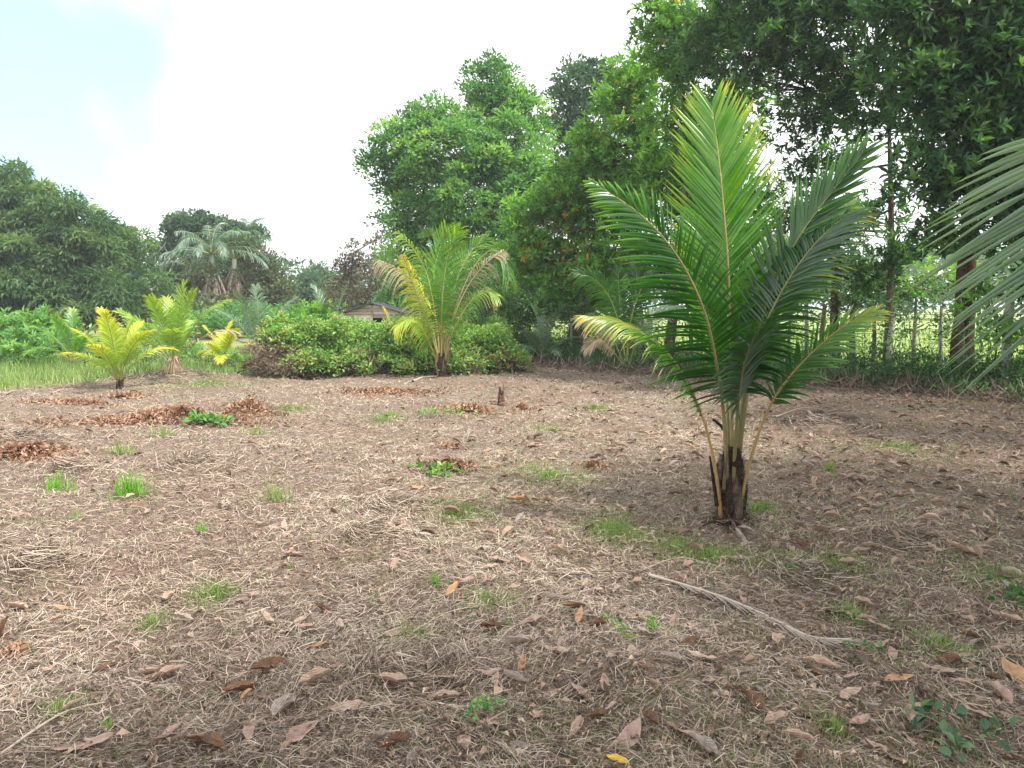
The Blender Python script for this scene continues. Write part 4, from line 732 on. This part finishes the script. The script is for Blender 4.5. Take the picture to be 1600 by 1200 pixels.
# fine green grass sprouting through
def blades(bag, x, y, h, w, gg, lean=.35, rm=.5):
    n = len(x); az = gg.uniform(0, 6.28, n); D = nrm(np.stack([np.cos(az) * lean * gg.uniform(0, 1.6, n), np.sin(az) * lean * gg.uniform(0, 1.6, n), np.ones(n)], -1))
    tv = np.array([[-.5, 0, 0], [.5, 0, 0], [.42, .5, .03], [-.42, .5, .03], [0, 1, .16]]); P = np.stack([x, y, H(x, y) - .004], -1)
    R = frames(D, nrm(np.stack([np.cos(az), np.sin(az), np.zeros(n)], -1) + .3 * unit(n, gg)) * -1)
    kk = 5; V = P[:, None] + np.einsum('nij,nvj->nvi', R, tv[None] * np.stack([w, h, h], -1)[:, None]); rr = np.repeat(np.clip(rm + gg.normal(0, .2, n), 0, 1), kk)
    off = (np.arange(n) * kk)[:, None]; bag.add(V.reshape(-1, 3), off + np.array([[0, 1, 2, 3]]), rr); F2 = off + np.array([[3, 2, 4]]); bag.F.setdefault(3, []).append(F2 + bag.n - len(V.reshape(-1, 3)))
bag = Bag(); x, y, d = polar(80000, 1.8, 20); msk = vnoise(x * .9 + 7, y * .9, 61) * .55 + vnoise(x * 3.1, y * 3.1, 62) * .45 + .03 * np.clip(x, -3, 3); k_ = mask_dead(x, y) & (g.uniform(0, 1, len(x)) < np.clip((msk - .46) * 3.2, .12, 1)); x, y, d = x[k_], y[k_], d[k_]; n = len(x)
blades(bag, x, y, g.uniform(.012, .06, n) * np.interp(d, [2, 12], [.9, 1.3]), g.uniform(.0016, .0035, n) * np.interp(d, [2, 6, 20], [1, 1.6, 3.5]), g, .7, .45)
for (px, py, rad, nn) in [(960, 828, .36, 1500), (860, 745, .6, 1100), (720, 805, .35, 900), (1110, 870, .35, 700), (1235, 880, .3, 900), (1190, 800, .22, 500), (335, 930, .16, 450), (320, 600, 1.5, 1500), (600, 660, .4, 300), (1310, 885, .3, 600), (1330, 960, .15, 250), (1300, 1140, .08, 140), (640, 1000, .14, 260), (95, 1110, .08, 150),
                          (1560, 900, .5, 900), (1400, 700, .6, 600), (1060, 860, .3, 500), (760, 940, .2, 260), (450, 640, .5, 500), (1470, 1010, .25, 400), (240, 975, .1, 160), (930, 640, .5, 350), (860, 670, .5, 300)]:
    nn = int(nn * 1.8); q = on(px, py); a_ = g.uniform(0, 6.28, nn); rr_ = rad * np.abs(g.normal(0, .55, nn)); xx = q[0] + rr_ * np.cos(a_); yy = q[1] + rr_ * np.sin(a_) * 1.2; dd = q[1]
    blades(bag, xx, yy, g.uniform(.02, .075, nn), g.uniform(.0016, .0034, nn) * np.interp(dd, [2, 6, 20], [1, 1.5, 3.2]), g, .6, .45)
tag(bag.build('sprouting_grass', M['grass'], None, False, 'stuff'), 'fine pale green grass sprouting through the straw')

# tussocks one can count
tuss = [((205, 775), .17, 150, .20, 'b', 'largest bright green grass tuft on the left of the clearing', .014), ((88, 762), .14, 80, .15, 'b', 'bright green tuft at the far left beside dark straw', .013), ((432, 786), .15, 90, .17, 'g', 'yellow-green tuft in front of a straw tussock left of centre', .009),
        ((1018, 988), .085, 60, .035, 'b', 'small bright green tuft in the centre foreground by a curled leaf', .006), ((190, 712), .13, 90, .22, 'g', 'pale tuft above the largest bright tuft', .012), ((400, 682), .12, 80, .25, 'g', 'pale tuft beside the right end of the orange leaf heap', .012),
        ((255, 682), .12, 90, .25, 'g', 'pale tuft under the long orange leaf heap', .012), ((608, 652), .10, 90, .28, 'b', 'isolated low tuft in the far middle', .010), ((680, 908), .07, 60, .05, 'b', 'tuft above the upright orange leaf', .005), ((315, 832), .07, 40, .06, 'b', 'small tuft left of the dark straw hollow', .007),
        ((120, 812), .07, 60, .10, 'g', 'short pale tuft beneath the left bright tuft', .006), ((168, 1140), .055, 16, .02, 'b', 'few tall blades at the lower left', .006), ((52, 1022), .06, 12, .02, 'g', 'two or three blades beside the orange leaf on the left edge', .006), ((792, 980), .05, 24, .025, 'g', 'tiny tuft right of the upright orange leaf', .004),
        ((1298, 735), .08, 60, .08, 'b', 'tuft on the right behind the front palm', .007), ((1238, 892), .06, 90, .10, 'b', 'bright tuft right of the front palm foot', .004), ((455, 890), .06, 18, .03, 'b', 'thin blades below the dark straw hollow', .005)]
for (px, py), h, nn, rad, ty, lab, w in tuss:
    q = on(px, py); rt = tag(bpy.data.objects.new('grass_tuft', None), lab, 'grass tuft', 'green grass tufts in the straw'); C.objects.link(rt); rt.location = q; BASE[rt.name] = q; b = Bag()
    rr_ = rad * np.abs(g.normal(0, .62, nn)); a_ = g.uniform(0, 6.28, nn); h = h * np.exp(-.35 * (rr_ / rad) ** 2); blades(b, q[0] + rr_ * .85 * np.cos(a_), q[1] + rr_ * np.sin(a_) * .5, h * 1.5 * g.uniform(.4, 1.15, nn), w * .65 * g.uniform(.5, 1.1, nn), g, .55, .5 if ty == 'g' else .45)
    b.build('blades', M['bgrass'] if ty == 'b' else M['grass'], rt, False, 'stuff')

# tall grass strip at the left and field grass beyond the fence
bag = Bag(); n = 60000; x = g.uniform(-21, -4.0, n); y = g.uniform(12, 26, n); lg = left_grass(x, y); k_ = (lg > 0) & (g.uniform(0, 1, n) < np.exp(-lg / 5)); x, y, lg = x[k_], y[k_], lg[k_]; n = len(x)
hv_ = vnoise(x * 1.1, y * 1.1, 66); blades(bag, x, y, g.uniform(.12, .42, n) * np.clip(lg + .25, .25, 1) * (.5 + hv_), g.uniform(.008, .017, n), g, .7, .08 + .5 * hv_); tag(bag.build('tall_grass', M['grass'], None, False, 'stuff'), 'knee high pale green grass along the left edge of the clearing')
bag = Bag(); n = 42000; R_ = 14 + 46 * g.uniform(0, 1, n) ** 1.6; a_ = g.uniform(-.05, .85, n); x = R_ * np.sin(a_); y = R_ * np.cos(a_); k_ = beyond(x, y) > .6; x, y, R_ = x[k_], y[k_], R_[k_]; n = len(x)
blades(bag, x, y, g.uniform(.05, .16, n), .004 * R_ ** .6 * g.uniform(1.2, 2.2, n), g, .6, .55); tag(bag.build('pasture_grass', M['grass'], None, False, 'stuff'), 'sunlit yellow-green pasture grass beyond the fence')

# heaps of cut straw: extra straw piled on
bag = Bag()
for (hx_, hy_), hh, rad in HEAPS:
    n = int(2600 * min(rad, .6)); rr_ = rad * np.abs(g.normal(0, .5, n)); a_ = g.uniform(0, 6.28, n); x = hx_ + rr_ * np.cos(a_); y = hy_ + rr_ * np.sin(a_); dd = math.hypot(hx_, hy_)
    D = nrm(np.stack([np.cos(a_ + 1.2), np.sin(a_ + 1.2), np.zeros(n)], -1) + .5 * unit(n, g)); L = g.uniform(.08, .26, n) * np.interp(dd, [3, 15], [.8, 1.5]); Wd = np.full(n, .0022) * np.interp(dd, [2, 6, 20], [1, 1.8, 4])
    scatter(bag, tv, tf, np.stack([x, y, H(x, y) + g.uniform(.0, .07, n) * min(1, hh * 12)], -1), frames(D, unit(n, g)), np.stack([Wd, L, L], -1), np.clip(g.normal(.38, .25, n), 0, 1))
tag(bag.build('straw_heaps', M['straw'], None, False, 'stuff'), 'loose heaps of raked straw with dark hollows')

# orange-brown withered heaps
for (px, py), rx, ry, nn, hgt, lab in [((265, 655), 1.35, .35, 2600, .16, 'long heap of withered orange leaves left of centre'), ((385, 638), .45, .3, 1100, .24, 'right hand mound of the withered orange heap'), ((30, 705), .7, .35, 1500, .12, 'orange withered heap at the left edge'), ((600, 612), 1.1, .35, 1100, .08, 'wide thin patch of orange leaves below the mound'),
        ((700, 735), .42, .14, 520, .07, 'orange curled leaves around a green sprig in mid clearing'), ((735, 645), .45, .25, 450, .12, 'orange withered sprigs left of the stump'), ((815, 640), .22, .16, 170, .07, 'small orange patch right of the stump'), ((110, 632), .9, .2, 500, .05, 'faint orange streak left of the small yellow palm'),
        ((930, 735), .2, .12, 130, .04, 'little russet patch between the sprig and the front palm'), ((22, 1028), .10, .06, 110, .05, 'rusty crumpled leaves at the lower left edge'), ((710, 700), .22, .1, 120, .05, 'small curled orange cluster above the green sprig'), ((200, 622), .5, .15, 260, .06, 'orange scraps around the foot of the small yellow palm')]:
    q = on(px, py); rt = empty('leaf_heap', q, lab, 'leaf heap', 'heaps of withered orange leaves'); b = Bag(); a_ = g.uniform(0, 6.28, nn); rr_ = np.abs(g.normal(0, .58, nn)); rr_ *= .55 + .9 * vnoise(a_ * 1.6 + px, a_ * 0 + py, 73); x = q[0] + rx * rr_ * np.cos(a_); y = q[1] + ry * rr_ * np.sin(a_)
    s = g.uniform(.03, .075, nn) * np.interp(q[1], [2.5, 10], [.5, 1.15]); zz = H(x, y) + hgt * np.exp(-2.2 * rr_ ** 2) * g.uniform(.1, 1, nn) * (.5 + vnoise(x * 5, y * 5, 71))
    scatter(b, LEAF4[0] * np.array([1, 1, 2.5]), LEAF4[1], np.stack([x, y, zz], -1), frames(unit(nn, g), unit(nn, g)), np.stack([s * .5, s, s], -1), np.clip(g.beta(2, 2, nn) + (vnoise(x * 3, y * 3, 72) - .5) * .5, 0, 1)); b.build('withered_leaves', M['orange'], rt, False, 'stuff')
# green sprigs
def sprig(px, py, rad, n, size, lab, mat):
    q = on(px, py); rt = empty('green_sprig', q, lab, 'weed'); b = Bag(); P = q + np.stack([g.normal(0, rad, n), g.normal(0, rad * .6, n), g.uniform(.01, .09, n)], -1); clump_leaves(b, P, np.full(n, rad * .35), 7, size, .6, g, .1, g.uniform(.2, .8, n), LEAF4, .8); b.build('leaves', M[mat], rt, False, 'stuff')
    for z in P[::3]:
        sb = Bag(); tube(sb, spline([q + [0, 0, -.01], (q + z) / 2 + [0, 0, .02], z], 4), .0025, 4, .5); sb.build('stem', M['twig'], rt)
sprig(688, 745, .09, 10, .07, 'leafy green sprig lying among curled orange leaves', 'vine'); sprig(322, 665, .16, 16, .10, 'green seedling in the long orange heap', 'mid'); sprig(690, 650, .22, 12, .06, 'sprawling green weed near the stump', 'vine')
sprig(755, 1120, .045, 12, .022, 'small creeping green weed at the bottom centre', 'mid'); sprig(970, 1000, .04, 4, .03, 'tiny broad green seedling in the centre foreground', 'vine'); sprig(1580, 940, .12, 10, .05, 'green weed at the right edge', 'dark'); sprig(1510, 1165, .10, 9, .05, 'dull green weed in the lower right corner', 'bluish'); sprig(1340, 1035, .05, 6, .025, 'low green weed below the pale dead frond', 'dark')

# stump
q = on(783, 634); rt = empty('stump', q, 'short splintered stump standing in the middle of the clearing', 'stump')
for k in range(7):
    b = Bag(); a_ = k * .9; o_ = np.array([math.cos(a_), math.sin(a_), 0]) * .035; tube(b, spline([q + o_ * 1.3 - [0, 0, .05], q + o_ + [0, 0, .12], q + o_ * g.uniform(.6, 1.3) + [0, 0, g.uniform(.16, .36)]], 6), np.linspace(.034, .008, 6), 7, g.uniform(.3, .9), .15); b.build('splinter', M['redbark'], rt)
# fallen dry frond in front of the palm
A_ = [on(1015, 908), on(1060, 925), on(1120, 940), on(1190, 968), on(1262, 1002), on(1330, 1012)]; A_ = [a + [0, 0, .032] for a in A_]; q = A_[2].copy(); rt = empty('fallen_frond', q, 'pale dry frond lying on the straw before the front palm', 'dead frond')
frond(rt, A_, .20, 44, ramp_mat('bleached_leaflet', [(0, (.20, .16, .13)), (.5, (.28, .235, .20)), (1, (.42, .37, .33))], .8, .1, .1, tint=(1, .9, .8)), ral=M['twig'], hint=(0, -.1, 1), t0=.15, a=(17, 8), droop=.10, width=.008, r0=.009, r1=.004, r=(.5, .6), tipyellow=0, K=4, lift=.0, ral_r=.9, single=30)
for pts, rad, lab in [([(918, 897), (985, 905), (1015, 914), (1060, 908)], .007, 'dark slender stick above the pale dry frond'), ([(945, 1020), (960, 1050), (978, 1068)], .006, 'black crooked twig in the centre foreground'), ([(300, 903), (345, 925), (372, 915), (392, 905)], .004, 'thin tan bent stalk left of centre'),
                      ([(0, 1190), (60, 1150), (110, 1118), (165, 1110)], .006, 'long curved stalk in the lower left corner'), ([(700, 962), (660, 985), (632, 1010)], .004, 'pale stalk in the middle foreground'), ([(1000, 895), (1060, 880), (1130, 893)], .004, 'thin straight stalk right of the slender stick'),
                      ([(860, 900), (900, 905), (930, 900)], .01, 'dark brown husk lying left of the slender stick'), ([(645, 597), (662, 591), (690, 590)], .03, 'curved pale branch lying at the foot of the middle palm'), ([(820, 640), (850, 636), (900, 640)], .01, 'faint stick beyond the stump')]:
    P = [on(*p_) + [0, 0, .02 + .012 * (i % 2)] for i, p_ in enumerate(pts)]; b = Bag(); tube(b, spline(P, 10), np.linspace(rad, rad * .5, 10), 6, .25 if 'dark' in lab or 'black' in lab else .75, .15); rt = empty('stick', P[0], lab, 'stick'); b.build('stalk', M['twig'], rt, True)
# brush pile of dark dead fronds to the right
q = on(1285, 662); rt = empty('brush_pile', q, 'dark pile of dead fronds right of the front palm', 'brush pile')
for k in range(9):
    s0 = q + np.array([g.uniform(-.7, -.2), g.uniform(-.3, .3), g.uniform(.02, .12)]); e = s0 + np.array([g.uniform(.7, 1.3), g.uniform(-.4, .3), g.uniform(-.05, .06)]); frond(rt, [s0, (s0 + e) / 2 + [0, 0, .08], e], .26, 26, M['twig'], ral=M['twig'], hint=(0, -.2, 1), t0=.05, a=(50, 20), droop=.25, width=.018, r0=.011, r=(.0, .12), tipyellow=.1, K=3, seed=600 + k)

# large fallen leaves
def leaf_mesh(seed, mat, pale):
    gg = np.random.default_rng(seed); nt_, wd = 11, gg.uniform(.30, .42) * .5; t = np.linspace(0, 1, nt_); w = wd * np.sin(np.pi * np.clip(t, .02, .98) ** .85) ** .75; cup = gg.uniform(-.1, 1.1); bend = gg.uniform(-.12, .40); rp = gg.uniform(.01, .035); rf = gg.uniform(8, 16); rph = gg.uniform(0, 6, 5); tw = gg.uniform(-.8, .8); sb = gg.uniform(-.10, .10)
    u = np.array([-1, -.5, 0, .5, 1]); Vv = []
    for i in range(nt_):
        xx = u * w[i]; zz = cup * np.abs(u) ** 1.6 * w[i] * 1.2 + gg.normal(0, .012, 5) + rp * np.sin(rf * t[i] + rph) * np.abs(u); xx = xx * (1 + gg.normal(0, .07, 5)); a = tw * (t[i] - .5); x_, z_ = xx * math.cos(a) - zz * math.sin(a), xx * math.sin(a) + zz * math.cos(a)
        Vv += [[x_[j] + sb * math.sin(math.pi * t[i]), t[i] - .5, z_[j] + bend * (4 * (t[i] - .5) ** 2) * .35] for j in range(5)]
    Vv = np.array(Vv); i = (np.arange(nt_ - 1)[:, None] * 5 + np.arange(4)[None]).ravel()
    return mesh_data('fallen_leaf', Vv, np.stack([i, i + 1, i + 6, i + 5], -1), mat, np.clip(pale + np.abs(np.tile(u, nt_)) * .12 + gg.normal(0, .04, nt_ * 5), 0, 1), True)
def fl_mat(name, a, b):
    m = ramp_mat(name, [(0, tuple(c * .45 for c in a)), (.35, a), (1, b)], .6, .15, .2, 1.3, 4.0, .2, (1, .85, .6)); t = m.node_tree   # parallel veins along the leaf
    tx = N_(t, 'ShaderNodeTexCoord'); wv = N_(t, 'ShaderNodeTexWave', wave_type='BANDS', bands_direction='X'); wv.inputs['Scale'].default_value = 9; wv.inputs['Distortion'].default_value = 1.2; t.links.new(tx.outputs['Object'], wv.inputs['Vector'])
    bp = N_(t, 'ShaderNodeBump'); bp.inputs['Strength'].default_value = .5; bp.inputs['Distance'].default_value = .004; t.links.new(wv.outputs['Fac'], bp.inputs['Height']); t.links.new(bp.outputs[0], [n for n in t.nodes if n.type == 'BSDF_PRINCIPLED'][0].inputs['Normal']); return m
FM = {'tan': fl_mat('tan_fallen_leaf', (.32, .22, .17), (.56, .43, .34)), 'pink': fl_mat('pinkish_fallen_leaf', (.30, .19, .15), (.50, .37, .31)), 'orange': fl_mat('orange_fallen_leaf', (.36, .20, .11), (.60, .38, .22)), 'grey': fl_mat('grey_fallen_leaf', (.26, .21, .18), (.50, .43, .39)),
      'brown': fl_mat('brown_fallen_leaf', (.10, .055, .035), (.24, .13, .08)), 'yellow': fl_mat('yellow_fallen_leaf', (.62, .42, .06), (.8, .58, .08))}
LM = {c: [leaf_mesh(700 + 10 * i + j, FM[c], .5) for j in range(5)] for i, c in enumerate(FM)}
def put_leaf(x, y, size, c, az, label, group=None, tilt=(0, 0), wide=1.0, var=None):
    o = bpy.data.objects.new('fallen_leaf', LM[c][int(g.integers(5)) if var is None else var]); C.objects.link(o); o.location = (x, y, Hf(x, y) + .022 + .2 * size * abs(tilt[0])); o.rotation_euler = (tilt[0], tilt[1], az); o.scale = (size * wide, size, size); tag(o, label, 'fallen leaf', group); return o
named = [((708, 930), .125, 'orange', -.55, 'bright orange-tan leaf lying flat in the middle foreground', 1.35, (.35, 0)), ((420, 975), .10, 'tan', .8, 'pale pointed leaf left of the bright orange-tan leaf', 1.1, (.3, .1)), ((1012, 996), .13, 'tan', .95, 'curled leaf just below the small bright green tuft', 1.0, (.1, .3)), ((1000, 968), .14, 'tan', -1.2, 'rolled tan leaf left of the small bright tuft', .8, (0, .4)),
    ((990, 1027), .075, 'tan', .3, 'small round tan leaf below the bright tuft', 2.0, (.3, 0)), ((905, 1090), .105, 'pink', .75, 'upturned pink-brown leaf in the lower centre', 1.3, (.3, .2)), ((978, 1160), .17, 'pink', -.7, 'large folded leaf at the bottom centre', 1.0, (.4, .3)), ((1100, 1036), .16, 'tan', 1.3, 'torn tan leaf right of the small round leaf', 1.2, (.1, .2)),
    ((905, 970), .11, 'orange', -.35, 'narrow light orange leaf left of the rolled leaf', .9, (.4, 0)), ((1155, 850), .16, 'grey', .3, 'pale leaf standing on edge before the palm foot', .9, (.6, .2)), ((1130, 826), .16, 'orange', 1.45, 'light brown folded leaf against the palm foot', .8, (.1, .3)), ((1348, 952), .10, 'tan', 1.1, 'small oval tan leaf on the right', 1.5, (.3, 0)),
    ((1300, 962), .14, 'brown', 1.4, 'dark rolled leaf beside the small oval leaf', 1.6, (.1, .4)), ((1380, 985), .15, 'tan', 1.1, 'pointed pinkish tan leaf right of the dark rolled leaf', .8, (.2, .1)), ((1500, 868), .18, 'tan', .9, 'broad tilted leaf on the upper right ground', 1.2, (.3, .2)), ((1405, 1068), .13, 'orange', -1.5, 'flat narrow leaf pointing sideways at the lower right', 1.2, (.1, 0)),
    ((1330, 1095), .11, 'tan', -1.2, 'oval leaf with a pointed end at the lower right', 1.3, (.2, .1)), ((1470, 1052), .17, 'tan', 1.5, 'large split tan leaf at the right', 1.0, (.1, .1)), ((1582, 1060), .15, 'orange', .1, 'broad light orange leaf at the right edge', 1.9, (.35, 0)), ((1425, 1125), .12, 'tan', -.8, 'curled tan leaf near the bottom right', 1.3, (.2, .4)),
    ((1380, 1185), .14, 'pink', .7, 'pinkish leaf cut by the bottom edge', 1.3, (.2, .3)), ((266, 1062), .13, 'tan', -1.1, 'lens-shaped pale leaf at the lower left', .9, (.2, .1)), ((130, 1172), .20, 'pink', -1.25, 'long pinkish leaf at the bottom left', .8, (.1, .1)), ((550, 1113), .16, 'tan', -1.5, 'boat-shaped light leaf at the bottom left of centre', .9, (.1, .4)),
    ((420, 1052), .14, 'brown', -1.2, 'dark russet crumpled leaf left of centre', 1.2, (.2, .3)), ((104, 956), .14, 'orange', 1.5, 'orange leaf lying flat on the left', .9, (.1, 0)), ((25, 948), .13, 'tan', 1.4, 'pale curved leaf at the left edge', 1.0, (.1, .3)), ((320, 1170), .17, 'brown', 1.3, 'dark curled leaf at the bottom left', 1.2, (.1, .3)), ((965, 1200), .08, 'yellow', 1.3, 'bright yellow leaf cut by the bottom edge', 1.3, (.2, 0)),
    ((610, 838), .16, 'pink', 1.0, 'pink-brown leaf beside the dark straw hollow', 1.1, (.2, .2)), ((446, 828), .12, 'tan', .4, 'pale upright leaf left of the dark straw hollow', 1.0, (.5, 0)), ((812, 815), .13, 'grey', -.5, 'whitish curled leaf in the middle distance', .8, (.4, .2)), ((810, 788), .16, 'orange', 1.5, 'orange-brown flat leaf above the whitish curled leaf', .8, (.1, 0)), ((618, 888), .10, 'tan', -.3, 'leaf standing upright in centre left', 1.0, (.6, .2)),
    ((8, 1000), .12, 'brown', -.4, 'dark green-brown leaf standing at the left edge', .8, (1.1, .1)), ((1545, 822), .16, 'tan', .3, 'curled tan leaf high on the right', 1.0, (.4, .3)), ((1450, 822), .22, 'pink', -1.1, 'long pinkish leaf above the broad tilted leaf', .9, (.1, .1))]
for (px, py), s, c, az, lab, wd, tl in named:
    q = on(px, py); put_leaf(q[0], q[1], s * 1.0, c, az, lab, 'large leaves fallen on the straw', tl, wd)
taken = [on(*n_[0])[:2] for n_ in named]; words_ = {'tan': 'tan', 'pink': 'pinkish brown', 'orange': 'orange-brown', 'grey': 'grey', 'brown': 'dark brown'}
cnt = 0
LMK = [(1141, 815, 'front palm foot'), (1180, 965, 'pale dry frond'), (708, 930, 'bright orange-tan leaf'), (1018, 985, 'small bright tuft'), (205, 775, 'largest bright tuft'), (575, 848, 'dark straw hollow'), (783, 634, 'stump'), (688, 745, 'green sprig'),
       (265, 655, 'long orange heap'), (965, 1195, 'yellow leaf'), (755, 1120, 'creeping weed'), (1567, 600, 'grey fence post'), (1285, 665, 'brush pile'), (978, 1160, 'folded bottom leaf'), (1510, 1165, 'corner weed'), (1348, 952, 'small oval leaf'),
       (1500, 868, 'broad tilted leaf'), (420, 1052, 'russet crumpled leaf'), (104, 956, 'flat orange leaf'), (130, 1172, 'long pinkish leaf'), (1500, 600, 'thickest trunk'), (1405, 1068, 'sideways leaf'), (1582, 1060, 'broad orange leaf'), (1238, 892, 'tuft beyond the palm foot'), (1298, 735, 'tuft behind the palm')]
while cnt < 250:
    px, py = g.uniform(0, 1600), 640 + 560 * g.uniform(0, 1) ** .85
    if g.uniform() > np.clip(.22 + .95 * (px / 1600) ** 1.4 + .15 * (py > 1000), 0, 1): continue
    q = on(px, py)
    if min(np.hypot(q[0] - t_[0], q[1] - t_[1]) for t_ in taken) < .07: continue
    c = str(g.choice(['tan', 'pink', 'orange', 'grey', 'brown'], p=[.40, .28, .04, .12, .16])); curled = g.uniform() < .45; tl = (g.uniform(-.4, .5), g.uniform(-.5, .5)) if curled else (g.uniform(-.15, .15), g.uniform(-.15, .15))
    side = 'on open straw left of the front palm' if px < 1000 else 'under the trees on the right'
    lm_ = min(LMK, key=lambda L_: math.hypot((L_[0] - px) * .6, L_[1] - py)); dx_, dy_ = px - lm_[0], py - lm_[1]; dd_ = math.hypot(dx_, dy_)
    rel_ = ('right of' if dx_ > 0 else 'left of') if abs(dx_) > abs(dy_) * 1.2 else ('in front of' if dy_ > 0 else 'behind'); sz_ = .06 + .095 * g.uniform(0, 1) ** 1.3 * (1.15 if py < 800 else 1)
    lab_ = f"{'small' if sz_ < .085 else 'large' if sz_ > .125 else 'middling'} {'tilted' if curled else 'flat'} {words_[c]} leaf {'just' if dd_ < 70 else 'some way'} {rel_} the {lm_[2]}"
    taken.append(q[:2]); put_leaf(q[0], q[1], sz_, c, g.uniform(0, 6.28), lab_, f"{'tilted' if curled else 'flat'} {words_[c]} fallen leaves {side}", tl, g.uniform(.65, 1.15)); cnt += 1
